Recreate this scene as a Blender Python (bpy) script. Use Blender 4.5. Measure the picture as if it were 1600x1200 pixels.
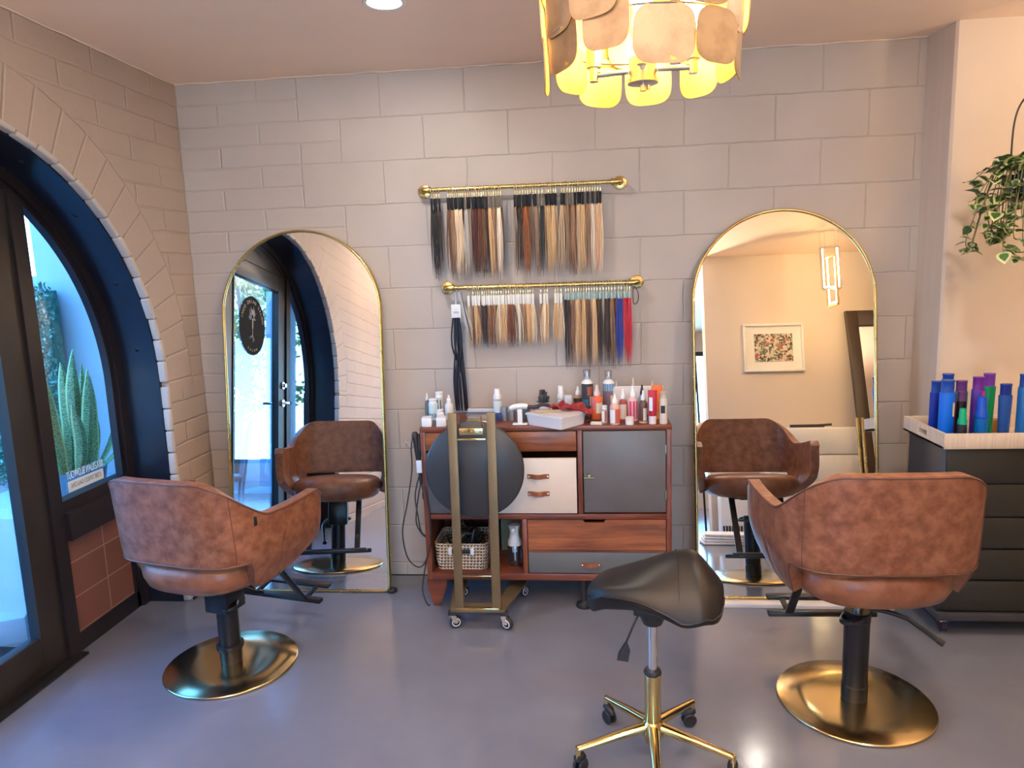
import bpy, bmesh, math, random
from mathutils import Vector, Matrix
PI = math.pi
R = math.radians
for o in list(bpy.data.objects): bpy.data.objects.remove(o)
S = bpy.context.scene
COL = S.collection
random.seed(7)

# ------------------------------------------------------------------ camera
cam_d = bpy.data.cameras.new('camera'); cam = bpy.data.objects.new('camera', cam_d); COL.objects.link(cam)
S.camera = cam
cam_d.sensor_width = 36.0; cam_d.lens = 1119.58/1600*36; cam_d.clip_start = .02; cam_d.clip_end = 200
YAW, PITCH, ROLL = -.10063, -.15308, -.034515
f = Vector((math.sin(YAW)*math.cos(PITCH), math.cos(YAW)*math.cos(PITCH), math.sin(PITCH)))
r = Vector((math.cos(YAW), -math.sin(YAW), 0)); u = r.cross(f)
r2 = r*math.cos(ROLL)+u*math.sin(ROLL); u2 = u*math.cos(ROLL)-r*math.sin(ROLL)
cam.matrix_world = Matrix(((r2.x, u2.x, -f.x, -.27905), (r2.y, u2.y, -f.y, -3.49574), (r2.z, u2.z, -f.z, 1.54664), (0, 0, 0, 1)))

# ------------------------------------------------------------------ world, sun, exposure
S.view_settings.view_transform = 'Standard'
try: S.view_settings.look = 'None'
except Exception: pass
S.view_settings.gamma = 1.0; S.view_settings.use_curve_mapping = False
S.view_settings.exposure = 0.20
SKY_STRENGTH = 10.0
W = bpy.data.worlds.new('sky'); S.world = W; W.use_nodes = True
nt = W.node_tree; nt.nodes.clear()
wo = nt.nodes.new('ShaderNodeOutputWorld'); bg = nt.nodes.new('ShaderNodeBackground')
tc = nt.nodes.new('ShaderNodeTexCoord'); sx = nt.nodes.new('ShaderNodeSeparateXYZ'); cr = nt.nodes.new('ShaderNodeValToRGB')
nt.links.new(tc.outputs['Generated'], sx.inputs[0]); nt.links.new(sx.outputs['Z'], cr.inputs[0])
cr.color_ramp.elements[0].position = 0.0; cr.color_ramp.elements[0].color = (.42, .74, 1.0, 1)
cr.color_ramp.elements[1].position = .6; cr.color_ramp.elements[1].color = (.08, .38, 1.0, 1)
e = cr.color_ramp.elements.new(.22); e.color = (.14, .49, 1.0, 1)
nt.links.new(cr.outputs[0], bg.inputs[0]); bg.inputs[1].default_value = SKY_STRENGTH
nt.links.new(bg.outputs[0], wo.inputs[0])
sd = bpy.data.lights.new('sun', 'SUN'); sd.energy = 5.0; sd.angle = .02; sd.color = (1, .95, .85)
sun = bpy.data.objects.new('sun', sd); COL.objects.link(sun); sun.location = (0, 8, 9)
sun.rotation_euler = Vector((.45, .62, .62)).to_track_quat('Z', 'Y').to_euler()   # from behind the back wall
POWER_DOWN = 11.5; POWER_PENDANT = 50.0; POWER_UP = 72.0; BULB_STRENGTH = 75.0
pl = bpy.data.lights.new('doorway_portal', 'AREA'); pl.shape = 'RECTANGLE'; pl.size = 2.2; pl.size_y = 2.2; pl.cycles.is_portal = True
po = bpy.data.objects.new('doorway_portal', pl); COL.objects.link(po); po.location = (-2.62, -1.366, 1.1); po.rotation_euler = (0, R(-90), 0)

# ------------------------------------------------------------------ materials
MATS = {}
def P(name, col, rough=.5, metal=0., var=0., vscale=8., bump=0., bscale=60., spec=.5, coat=0., emit=None, estr=0., col2=None, stretch=(1, 1, 1), trans=0., alpha=1., rvar=0., ramp=(.35, .65), coord='Object', sheen=0.):
    if name in MATS: return MATS[name]
    m = bpy.data.materials.new(name); m.use_nodes = True; n = m.node_tree.nodes; l = m.node_tree.links
    b = n['Principled BSDF']; b.inputs['Base Color'].default_value = (*col, 1); b.inputs['Roughness'].default_value = rough
    b.inputs['Metallic'].default_value = metal; b.inputs['Specular IOR Level'].default_value = spec
    b.inputs['Coat Weight'].default_value = coat; b.inputs['Coat Roughness'].default_value = .12
    b.inputs['Transmission Weight'].default_value = trans; b.inputs['Alpha'].default_value = alpha
    b.inputs['Sheen Weight'].default_value = sheen
    if emit: b.inputs['Emission Color'].default_value = (*emit, 1); b.inputs['Emission Strength'].default_value = estr
    t = n.new('ShaderNodeTexCoord'); mp = n.new('ShaderNodeMapping'); mp.inputs['Scale'].default_value = stretch
    l.new(t.outputs[coord], mp.inputs[0])
    if var or col2:
        ns = n.new('ShaderNodeTexNoise'); ns.inputs['Scale'].default_value = vscale; ns.inputs['Detail'].default_value = 5; ns.inputs['Roughness'].default_value = .6
        l.new(mp.outputs[0], ns.inputs['Vector'])
        c = n.new('ShaderNodeValToRGB'); c2 = col2 or tuple(min(1, x*(1+var)) for x in col); c1 = col if col2 else tuple(x*(1-var) for x in col)
        c.color_ramp.elements[0].color = (*c1, 1); c.color_ramp.elements[0].position = ramp[0]
        c.color_ramp.elements[1].color = (*c2, 1); c.color_ramp.elements[1].position = ramp[1]
        l.new(ns.outputs[0], c.inputs[0]); l.new(c.outputs[0], b.inputs['Base Color'])
    if rvar:
        n3 = n.new('ShaderNodeTexNoise'); n3.inputs['Scale'].default_value = vscale*.6; n3.inputs['Detail'].default_value = 6; l.new(mp.outputs[0], n3.inputs['Vector'])
        mr = n.new('ShaderNodeMapRange'); mr.inputs[1].default_value = .3; mr.inputs[2].default_value = .7; mr.inputs[3].default_value = rough-rvar; mr.inputs[4].default_value = rough+rvar
        l.new(n3.outputs[0], mr.inputs[0]); l.new(mr.outputs[0], b.inputs['Roughness'])
    if bump:
        n2 = n.new('ShaderNodeTexNoise'); n2.inputs['Scale'].default_value = bscale; n2.inputs['Detail'].default_value = 4; l.new(mp.outputs[0], n2.inputs['Vector'])
        bp = n.new('ShaderNodeBump'); bp.inputs['Strength'].default_value = min(1, bump*10); bp.inputs['Distance'].default_value = bump*.1
        l.new(n2.outputs[0], bp.inputs['Height']); l.new(bp.outputs[0], b.inputs['Normal'])
    MATS[name] = m; return m

def math_node(n, l, op, a, b=None, c=None):
    m = n.new('ShaderNodeMath'); m.operation = op
    for i, v in enumerate((a, b, c)):
        if v is None: continue
        if isinstance(v, (int, float)): m.inputs[i].default_value = v
        else: l.new(v, m.inputs[i])
    return m.outputs[0]

def block_wall(name, col, axis, col2):
    """painted masonry: 8 inch blocks with toothed 4 inch bricks at the left (axis X) or 4 inch bricks with an arch ring (axis Y)"""
    m = bpy.data.materials.new(name); m.use_nodes = True; n = m.node_tree.nodes; l = m.node_tree.links
    b = n['Principled BSDF']; b.inputs['Roughness'].default_value = .55; b.inputs['Specular IOR Level'].default_value = .3
    g = n.new('ShaderNodeNewGeometry'); s = n.new('ShaderNodeSeparateXYZ'); l.new(g.outputs['Position'], s.inputs[0])
    M = lambda op, a, b=None, c=None: math_node(n, l, op, a, b, c)
    ns = n.new('ShaderNodeTexNoise'); ns.inputs['Scale'].default_value = 9; ns.inputs['Detail'].default_value = 3; l.new(g.outputs['Position'], ns.inputs['Vector'])
    sc = n.new('ShaderNodeSeparateColor'); l.new(ns.outputs['Color'], sc.inputs[0])
    amp = .010 if axis == 'X' else .016
    U = M('ADD', s.outputs[axis], M('MULTIPLY', M('SUBTRACT', sc.outputs[0], .5), amp))
    V = M('ADD', M('SUBTRACT', s.outputs['Z'], .07), M('MULTIPLY', M('SUBTRACT', sc.outputs[1], .5), amp))
    def brick(uu, vv, w, h, mort, off=.5):
        cx = n.new('ShaderNodeCombineXYZ'); l.new(uu, cx.inputs[0]); l.new(vv, cx.inputs[1])
        t = n.new('ShaderNodeTexBrick'); l.new(cx.outputs[0], t.inputs['Vector']); t.offset = off; t.offset_frequency = 2; t.squash = 1
        t.inputs['Scale'].default_value = 1; t.inputs['Mortar Size'].default_value = mort; t.inputs['Mortar Smooth'].default_value = 1
        t.inputs['Brick Width'].default_value = w; t.inputs['Row Height'].default_value = h
        t.inputs['Color1'].default_value = (.35, .35, .35, 1); t.inputs['Color2'].default_value = (.65, .65, .65, 1); t.inputs['Mortar'].default_value = (.5, .5, .5, 1)
        return t
    small = brick(M('ADD', U, .2032), V, .4064, .1016, .0085)
    if axis == 'X':
        big = brick(U, V, .4064, .2032, .0045)
        row = M('FLOOR', M('DIVIDE', V, .2032)); par = M('ABSOLUTE', M('MODULO', row, 2.0))
        bound = M('SUBTRACT', -1.4224, M('MULTIPLY', par, .2032))
        mask = M('LESS_THAN', U, bound)
        toA, toB = big, small
    else:
        dy = M('ADD', s.outputs['Y'], 1.366); dz = M('SUBTRACT', s.outputs['Z'], 1.093)
        rr = M('SQRT', M('ADD', M('MULTIPLY', dy, dy), M('MULTIPLY', dz, dz)))
        ang = M('MULTIPLY', M('ARCTAN2', dz, dy), 1.12)
        ring = brick(ang, M('SUBTRACT', M('ADD', rr, M('MULTIPLY', M('SUBTRACT', sc.outputs[0], .5), .02)), 1.045), .125, .215, .009, 0.)
        mask = M('MULTIPLY', M('LESS_THAN', rr, 1.26), M('GREATER_THAN', s.outputs['Z'], 1.05))
        toA, toB = small, ring
    mx = n.new('ShaderNodeMix'); mx.data_type = 'FLOAT'; l.new(mask, mx.inputs[0]); l.new(toA.outputs['Fac'], mx.inputs[2]); l.new(toB.outputs['Fac'], mx.inputs[3])
    n1 = n.new('ShaderNodeTexNoise'); n1.inputs['Scale'].default_value = 30; n1.inputs['Detail'].default_value = 5; l.new(g.outputs['Position'], n1.inputs['Vector'])
    n0 = n.new('ShaderNodeTexNoise'); n0.inputs['Scale'].default_value = 4; n0.inputs['Detail'].default_value = 3; l.new(g.outputs['Position'], n0.inputs['Vector'])
    wav = M('MULTIPLY', M('SUBTRACT', n0.outputs[0], .35), 2.2); wav.node.use_clamp = True
    h = M('SUBTRACT', M('MULTIPLY', n1.outputs[0], .16 if axis == 'X' else .3), M('MULTIPLY', mx.outputs[0], M('ADD', .45, M('MULTIPLY', wav, .55))))
    bp = n.new('ShaderNodeBump'); bp.inputs['Strength'].default_value = .8; bp.inputs['Distance'].default_value = .0055 if axis == 'X' else .0065
    l.new(h, bp.inputs['Height']); l.new(bp.outputs[0], b.inputs['Normal'])
    c = n.new('ShaderNodeValToRGB'); c.color_ramp.elements[0].color = (*col, 1); c.color_ramp.elements[1].color = (*col2, 1)
    c.color_ramp.elements[0].position = .3; c.color_ramp.elements[1].position = .7
    n4 = n.new('ShaderNodeTexNoise'); n4.inputs['Scale'].default_value = 1.6; n4.inputs['Detail'].default_value = 4; l.new(g.outputs['Position'], n4.inputs['Vector'])
    l.new(n4.outputs[0], c.inputs[0]); l.new(c.outputs[0], b.inputs['Base Color'])
    return m

def glass_mat(name, tint=(.93, .97, 1), gl=.1, rough=.0):
    m = bpy.data.materials.new(name); m.use_nodes = True; n = m.node_tree.nodes; l = m.node_tree.links; n.clear()
    o = n.new('ShaderNodeOutputMaterial'); mix = n.new('ShaderNodeMixShader'); t = n.new('ShaderNodeBsdfTransparent'); g = n.new('ShaderNodeBsdfGlossy')
    fr = n.new('ShaderNodeLayerWeight'); fr.inputs[0].default_value = .15
    t.inputs[0].default_value = (*tint, 1); g.inputs['Roughness'].default_value = rough
    mm = math_node(n, l, 'ADD', math_node(n, l, 'MULTIPLY', fr.outputs['Fresnel'], .6), gl*.3)
    l.new(mm, mix.inputs[0]); l.new(t.outputs[0], mix.inputs[1]); l.new(g.outputs[0], mix.inputs[2]); l.new(mix.outputs[0], o.inputs[0])
    MATS[name] = m; return m

def wood(name, c1, c2, axis=0, rough=.38, sc=1.0):
    if name in MATS: return MATS[name]
    st = [14, 14, 14]; st[axis] = 1.2
    return P(name, c1, rough, col2=c2, vscale=2.2*sc, stretch=tuple(st), ramp=(.34, .66), coat=.12, rvar=.06, bump=.004, bscale=9)

def emit(name, c, s):
    m = bpy.data.materials.new(name); m.use_nodes = True; n = m.node_tree.nodes; n.clear()
    o = n.new('ShaderNodeOutputMaterial'); e = n.new('ShaderNodeEmission'); e.inputs[0].default_value = (*c, 1); e.inputs[1].default_value = s
    m.node_tree.links.new(e.outputs[0], o.inputs[0]); return m

M_WB = block_wall('painted_block', (.40, .345, .315), 'X', (.47, .42, .39))
M_WL = block_wall('painted_brick', (.38, .295, .245), 'Y', (.43, .34, .285))
M_PLAS = P('plaster', (.58, .50, .44), .6, var=.05, vscale=2.5, bump=.01, bscale=25, coord='Generated')
M_CEIL = P('ceiling_paint', (.90, .70, .55), .6, var=.03, vscale=1.5, bump=.012, bscale=45)
M_BLACK = P('black_metal', (.008, .008, .010), .35, spec=.4, var=.1, bump=.003)
M_BPLAST = P('black_plastic', (.015, .015, .017), .45, var=.1)
M_NAVY = P('dark_blue_paint', (.006, .009, .020), .30, var=.25, vscale=5, bump=.006, bscale=35, coat=.2)
M_FRAMEB = P('dark_frame_paint', (.012, .009, .012), .42, spec=.35, var=.2, vscale=6, bump=.004)
M_STILE = P('bronze_door_paint', (.018, .014, .013), .40, spec=.4, var=.15, vscale=6)
M_TILE = None
M_BRASS = P('brass', (.62, .44, .16), .27, 1, var=.06, rvar=.04)
M_BRASSP = P('polished_brass', (.66, .52, .28), .20, 1, rvar=.03, var=.05, vscale=5)
M_GOLD = P('gold', (.80, .62, .28), .10, 1, var=.04)
M_CHROME = P('chrome', (.8, .8, .82), .12, 1, var=.03)
M_NICKEL = P('nickel', (.55, .52, .47), .28, 1, var=.05)
M_BRONZE = P('bronze_bar', (.19, .14, .075), .45, .5, var=.08)
M_MIRROR = P('mirror_glass', (.92, .93, .93), .004, 1)
M_GLASS = glass_mat('window_glass')
M_CLEAR = glass_mat('clear_plastic', (.82, .84, .87), .5, .08)
def frost_mat():
    m = bpy.data.materials.new('frosted_plastic'); m.use_nodes = True; n = m.node_tree.nodes; l = m.node_tree.links; b = n['Principled BSDF']
    b.inputs['Base Color'].default_value = (.84, .80, .84, 1); b.inputs['Roughness'].default_value = .25
    t = n.new('ShaderNodeBsdfTransparent'); mx = n.new('ShaderNodeMixShader'); mx.inputs[0].default_value = .68
    l.new(t.outputs[0], mx.inputs[1]); l.new(b.outputs[0], mx.inputs[2]); l.new(mx.outputs[0], n['Material Output'].inputs[0]); return m
M_FROST = frost_mat()
M_LEATH = P('brown_leather', (.135, .043, .020), .42, col2=(.275, .118, .066), vscale=24, ramp=(.33, .69), bump=.01, bscale=90, rvar=.08)
M_LEATHS = P('brown_leather_seat', (.165, .055, .026), .36, col2=(.27, .115, .064), vscale=13, ramp=(.36, .7), bump=.01, bscale=90, rvar=.06)
M_PIPE = P('dark_piping', (.10, .040, .028), .45, var=.15)
M_BLEATH = P('black_leather', (.007, .006, .007), .42, spec=.4, bump=.02, bscale=180, rvar=.05, var=.1)
M_WALN = wood('walnut', (.080, .018, .009), (.19, .050, .022))
M_WALNV = wood('walnut_upright', (.080, .018, .009), (.19, .050, .022), 2)
M_TEAK = wood('orange_wood', (.13, .036, .010), (.34, .115, .036))
M_DGREY = P('grey_door_paint', (.105, .105, .115), .42, var=.08, vscale=6, rvar=.05)
M_DGREEN = P('grey_green_paint', (.098, .108, .112), .42, var=.08, vscale=6)
M_CREAM = P('cream_door_paint', (.66, .58, .52), .45, var=.04, vscale=5)
M_TAN = P('tan_leather', (.25, .085, .04), .42, var=.2, vscale=20, bump=.01)
M_WHITE = P('white_plastic', (.72, .74, .78), .35, var=.03)
M_WHITEP = P('white_paint', (.72, .70, .67), .45, var=.03)
M_BULB = emit('bulb_glow', (1, .80, .55), BULB_STRENGTH)
M_LENS = emit('downlight_glow', (1, .93, .84), 18)
M_LED = emit('led_glow', (1, .74, .36), 40)
M_DRAWER = P('dark_drawer_paint', (.020, .019, .015), .42, var=.1, vscale=8, rvar=.05)
M_DSIDE = P('dark_cabinet_side', (.036, .038, .045), .38, var=.08)
M_TRAYL = P('linen_tray', (.50, .42, .35), .7, col2=(.62, .53, .45), vscale=4, stretch=(60, 60, 2), bump=.01)

def floor_mat():
    m = P('painted_concrete', (.130, .143, .188), .14, col2=(.172, .184, .230), vscale=1.6, ramp=(.3, .7), rvar=.05, spec=.6)
    n = m.node_tree.nodes; l = m.node_tree.links; b = n['Principled BSDF']
    g = n.new('ShaderNodeNewGeometry')
    n1 = n.new('ShaderNodeTexNoise'); n1.inputs['Scale'].default_value = 120; n1.inputs['Detail'].default_value = 3; l.new(g.outputs[0], n1.inputs['Vector'])
    n2 = n.new('ShaderNodeTexNoise'); n2.inputs['Scale'].default_value = 7; n2.inputs['Detail'].default_value = 5; l.new(g.outputs[0], n2.inputs['Vector'])
    h = math_node(n, l, 'ADD', math_node(n, l, 'MULTIPLY', n1.outputs[0], .35), n2.outputs[0])
    bp = n.new('ShaderNodeBump'); bp.inputs['Strength'].default_value = .16; bp.inputs['Distance'].default_value = .003
    l.new(h, bp.inputs['Height']); l.new(bp.outputs[0], b.inputs['Normal']); return m
M_FLOOR = floor_mat()

def tile_mat():
    m = bpy.data.materials.new('red_brown_tile'); m.use_nodes = True; n = m.node_tree.nodes; l = m.node_tree.links; b = n['Principled BSDF']
    g = n.new('ShaderNodeNewGeometry'); s = n.new('ShaderNodeSeparateXYZ'); l.new(g.outputs[0], s.inputs[0])
    cx = n.new('ShaderNodeCombineXYZ'); l.new(math_node(n, l, 'ADD', s.outputs['Y'], .575), cx.inputs[0]); l.new(math_node(n, l, 'SUBTRACT', s.outputs['Z'], .08), cx.inputs[1])
    t = n.new('ShaderNodeTexBrick'); l.new(cx.outputs[0], t.inputs[0]); t.offset = 0; t.inputs['Scale'].default_value = 1
    t.inputs['Brick Width'].default_value = .26; t.inputs['Row Height'].default_value = .155; t.inputs['Mortar Size'].default_value = .003; t.inputs['Mortar Smooth'].default_value = .2
    t.inputs['Color1'].default_value = (.17, .062, .042, 1); t.inputs['Color2'].default_value = (.20, .072, .05, 1); t.inputs['Mortar'].default_value = (.34, .20, .15, 1)
    l.new(t.outputs[0], b.inputs['Base Color']); b.inputs['Roughness'].default_value = .45
    return m
M_TILE = tile_mat()

def hair_mat():
    m = bpy.data.materials.new('hair_fibre'); m.use_nodes = True; n = m.node_tree.nodes; l = m.node_tree.links; b = n['Principled BSDF']
    oi = n.new('ShaderNodeObjectInfo'); tc = n.new('ShaderNodeTexCoord'); mp = n.new('ShaderNodeMapping'); mp.inputs['Scale'].default_value = (500, 500, 5)
    ns = n.new('ShaderNodeTexNoise'); ns.inputs['Scale'].default_value = 1; ns.inputs['Detail'].default_value = 2
    l.new(tc.outputs['Object'], mp.inputs[0]); l.new(mp.outputs[0], ns.inputs[0])
    mr = n.new('ShaderNodeMapRange'); mr.inputs[1].default_value = .3; mr.inputs[2].default_value = .7; mr.inputs[3].default_value = .85; mr.inputs[4].default_value = 1.5; l.new(ns.outputs[0], mr.inputs[0])
    vm = n.new('ShaderNodeVectorMath'); vm.operation = 'SCALE'; l.new(oi.outputs['Color'], vm.inputs[0]); l.new(mr.outputs[0], vm.inputs['Scale'])
    l.new(vm.outputs[0], b.inputs['Base Color']); b.inputs['Roughness'].default_value = .38; b.inputs['Specular IOR Level'].default_value = .5
    return m
M_HAIR = hair_mat()

def capiz_mat():
    m = bpy.data.materials.new('gold_leaf_panel'); m.use_nodes = True; n = m.node_tree.nodes; l = m.node_tree.links
    b = n['Principled BSDF']; out = n['Material Output']
    tc = n.new('ShaderNodeTexCoord'); ns = n.new('ShaderNodeTexNoise'); ns.inputs['Scale'].default_value = 14; ns.inputs['Detail'].default_value = 6; l.new(tc.outputs['Object'], ns.inputs[0])
    c = n.new('ShaderNodeValToRGB'); c.color_ramp.elements[0].position = .35; c.color_ramp.elements[0].color = (.62, .36, .05, 1); c.color_ramp.elements[1].position = .6; c.color_ramp.elements[1].color = (.72, .46, .08, 1)
    l.new(ns.outputs[0], c.inputs[0]); l.new(c.outputs[0], b.inputs['Base Color']); b.inputs['Roughness'].default_value = .5; b.inputs['Metallic'].default_value = .3
    tl = n.new('ShaderNodeBsdfTranslucent'); tl.inputs[0].default_value = (.75, .42, .08, 1); mx = n.new('ShaderNodeMixShader'); mx.inputs[0].default_value = .04
    l.new(b.outputs[0], mx.inputs[1]); l.new(tl.outputs[0], mx.inputs[2]); l.new(mx.outputs[0], out.inputs[0]); return m
M_CAPIZ = capiz_mat()
M_CAPO = P('champagne_leaf', (.26, .155, .085), .45, .35, col2=(.38, .25, .14), vscale=14, ramp=(.35, .6))

# ------------------------------------------------------------------ mesh helpers
class MB:
    def __init__(s): s.bm = bmesh.new()
    def box(s, c, d, rot=None, bev=0., mi=0, seg=2):
        g = bmesh.ops.create_cube(s.bm, size=1.0); vs = g['verts']
        M = Matrix.Translation(c) @ (rot.to_4x4() if rot else Matrix.Identity(4)) @ Matrix.Diagonal((*d, 1))
        bmesh.ops.transform(s.bm, matrix=M, verts=vs)
        fs = set(f for v in vs for f in v.link_faces)
        for f_ in fs: f_.material_index = mi
        if bev > 0:
            es = list(set(e for f_ in fs for e in f_.edges))
            bmesh.ops.bevel(s.bm, geom=es, offset=min(bev, min(d)*.49), segments=seg, affect='EDGES', profile=.5)
        return s
    def bx(s, x0, x1, y0, y1, z0, z1, bev=0., mi=0):
        return s.box(((x0+x1)/2, (y0+y1)/2, (z0+z1)/2), (abs(x1-x0), abs(y1-y0), abs(z1-z0)), None, bev, mi)
    def lathe(s, prof, c=(0, 0, 0), n=32, mi=0, rot=None, sx=1., sy=1.):
        M = Matrix.Translation(c) @ (rot.to_4x4() if rot else Matrix.Identity(4)); rings = []
        for (r_, z_) in prof:
            if r_ < 1e-6: rings.append([s.bm.verts.new(M @ Vector((0, 0, z_)))])
            else: rings.append([s.bm.verts.new(M @ Vector((r_*sx*math.cos(2*PI*k/n), r_*sy*math.sin(2*PI*k/n), z_))) for k in range(n)])
        for a, b in zip(rings, rings[1:]):
            if len(a) == 1 and len(b) == 1: continue
            for k in range(n):
                k2 = (k+1) % n
                if len(a) == 1: q = (a[0], b[k2], b[k])
                elif len(b) == 1: q = (a[k], a[k2], b[0])
                else: q = (a[k], a[k2], b[k2], b[k])
                try: f_ = s.bm.faces.new(q); f_.material_index = mi
                except ValueError: pass
        return s
    def cyl(s, c, r_, h, n=24, mi=0, rot=None, r2=None, bev=0.):
        r2 = r_ if r2 is None else r2
        if bev: pr_ = [(0, 0), (r_-bev, 0), (r_, bev), (r2, h-bev), (r2-bev, h), (0, h)]
        else: pr_ = [(0, 0), (r_, 0), (r2, h), (0, h)]
        return s.lathe(pr_, c, n, mi, rot)
    def tube(s, pts, r_, n=8, mi=0, cap=True, closed=False, flat=1.):
        pts = [Vector(p_) for p_ in pts]; rings = []; N = len(pts); prev = None
        for i, p_ in enumerate(pts):
            if closed: t = (pts[(i+1) % N]-pts[i-1]).normalized()
            else: t = (pts[min(i+1, N-1)]-pts[max(i-1, 0)]).normalized()
            if prev is None: a = Vector((0, 0, 1)) if abs(t.z) < .9 else Vector((0, 1, 0)); nrm = t.cross(a).normalized()
            else: nrm = (prev-t*prev.dot(t)).normalized()
            prev = nrm; bn = t.cross(nrm); rr = r_[i] if isinstance(r_, (list, tuple)) else r_
            rings.append([s.bm.verts.new(p_+nrm*rr*math.cos(2*PI*k/n)+bn*rr*flat*math.sin(2*PI*k/n)) for k in range(n)])
        prs = list(zip(rings, rings[1:]))+([(rings[-1], rings[0])] if closed else [])
        for a, b in prs:
            for k in range(n):
                k2 = (k+1) % n; f_ = s.bm.faces.new((a[k], a[k2], b[k2], b[k])); f_.material_index = mi
        if cap and not closed:
            for rg in (rings[0][::-1], rings[-1]):
                f_ = s.bm.faces.new(rg); f_.material_index = mi
        return s
    def bar(s, a, b, w, d, mi=0, bev=0.):
        a = Vector(a); b = Vector(b); v = b-a; z_ = v.normalized(); h_ = Vector((1, 0, 0)) if abs(z_.x) < .8 else Vector((0, 0, 1))
        x_ = (h_-z_*h_.dot(z_)).normalized(); y_ = z_.cross(x_); q = Matrix((x_, y_, z_)).transposed()
        return s.box((a+b)/2, (w, d, v.length), q, bev, mi)
    def poly(s, pts, mi=0):
        f_ = s.bm.faces.new([s.bm.verts.new(Vector(p_)) for p_ in pts]); f_.material_index = mi; return s
    def prism(s, out, ax, a, b, mi=0, bev=0.):
        """extrude a 2-D outline; ax 'x','y','z' = extrusion axis, from a to b"""
        def mk(p_, w):
            return {'x': (w, p_[0], p_[1]), 'y': (p_[0], w, p_[1]), 'z': (p_[0], p_[1], w)}[ax]
        A = [s.bm.verts.new(mk(p_, a)) for p_ in out]; B = [s.bm.verts.new(mk(p_, b)) for p_ in out]; fs = []
        fs.append(s.bm.faces.new(A)); fs.append(s.bm.faces.new(B[::-1])); N = len(out)
        for k in range(N): fs.append(s.bm.faces.new((A[k], B[k], B[(k+1) % N], A[(k+1) % N])))
        for f_ in fs: f_.material_index = mi
        bmesh.ops.recalc_face_normals(s.bm, faces=fs)
        if bev:
            es = [e_ for e_ in set(e_ for f_ in fs[:2] for e_ in f_.edges)]
            bmesh.ops.bevel(s.bm, geom=es, offset=bev, segments=2, affect='EDGES')
        return s
    def build(s, name, mats, parent=None, loc=None, smooth=True, angle=38, recalc=True):
        if recalc: bmesh.ops.recalc_face_normals(s.bm, faces=s.bm.faces)
        me = bpy.data.meshes.new(name); s.bm.to_mesh(me); s.bm.free()
        for m in (mats if isinstance(mats, (list, tuple)) else [mats]): me.materials.append(m)
        if smooth:
            me.polygons.foreach_set('use_smooth', [True]*len(me.polygons))
            try: me.set_sharp_from_angle(angle=R(angle))
            except Exception: pass
        o = bpy.data.objects.new(name, me); COL.objects.link(o)
        if parent: o.parent = parent
        if loc: o.location = loc
        return o

def tag(o, label=None, cat=None, group=None, kind=None):
    if label: o['label'] = label
    if cat: o['category'] = cat
    if group: o['group'] = group
    if kind: o['kind'] = kind
    return o
def thing(name, label, cat, loc=(0, 0, 0), rz=0., group=None):
    o = bpy.data.objects.new(name, None); COL.objects.link(o); o.location = loc; o.rotation_euler = (0, 0, rz); o.empty_display_size = .1
    return tag(o, label, cat, group)
def copy_tree(o, parent=None):
    c = o.copy(); COL.objects.link(c)
    if parent: c.parent = parent
    for ch in list(o.children): copy_tree(ch, c)
    return c
def struct(o): o['kind'] = 'structure'; return o
def lerp(a, b, t): return a+(b-a)*t
def interp(xs, ys, x):
    if x <= xs[0]: return ys[0]
    for i in range(len(xs)-1):
        if x <= xs[i+1]:
            t = (x-xs[i])/(xs[i+1]-xs[i]); return lerp(ys[i], ys[i+1], t)
    return ys[-1]
def sm(t): t = max(0, min(1, t)); return t*t*(3-2*t)
def spline(pts, n=8, closed=False):
    P_ = [Vector(p_) for p_ in pts]; out = []; N = len(P_)
    rng = range(N if closed else N-1)
    for i in rng:
        if closed: a, b, c, d = P_[i-1], P_[i], P_[(i+1) % N], P_[(i+2) % N]
        else: a, b, c, d = P_[max(i-1, 0)], P_[i], P_[i+1], P_[min(i+2, N-1)]
        for k in range(n):
            t = k/n; out.append(.5*((2*b)+(c-a)*t+(2*a-5*b+4*c-d)*t*t+(3*b-a-3*c+d)*t**3))
    if not closed: out.append(P_[-1])
    return out
def text(name, s_, size, M, mat, parent, ext=.0004, align='CENTER'):
    cu = bpy.data.curves.new(name, 'FONT'); cu.body = s_; cu.size = size; cu.extrude = ext; cu.align_x = align; cu.align_y = 'CENTER'
    tmp = bpy.data.objects.new(name, cu); COL.objects.link(tmp)
    dg = bpy.context.evaluated_depsgraph_get(); me = bpy.data.meshes.new_from_object(tmp.evaluated_get(dg)); bpy.data.objects.remove(tmp)
    me.materials.clear(); me.materials.append(mat); me.transform(M); me.name = name
    o = bpy.data.objects.new(name, me); COL.objects.link(o); o.parent = parent; return o

# ================================================================== SETTING
H = 2.51; XL = -2.232; AY, AZ, AR = -1.366, 1.093, 1.052
b = MB(); b.bx(XL-.35, 4.2, -7.2, .0, -.12, 0); struct(b.build('floor', M_FLOOR))
b = MB(); b.bx(XL-.35, 4.2, -7.2, .2, H, H+.15); struct(b.build('ceiling', M_CEIL))
b = MB(); b.bx(XL-.35, 4.2, 0, .2, -.12, H); struct(b.build('wall_back', M_WB))
b = MB(); b.prism([(1.252, .0), (1.275, -.19), (1.285, -.20), (4.2, -.20), (4.2, .0)], 'z', 0, H); struct(b.build('wall_right', M_PLAS))
b = MB(); b.bx(4.2, 4.4, -7.2, .2, -.12, H); struct(b.build('wall_far_right', M_PLAS))
b = MB(); b.bx(.82, 4.2, -3.45, -3.30, 0, H); struct(b.build('wall_front', M_PLAS))
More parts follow.
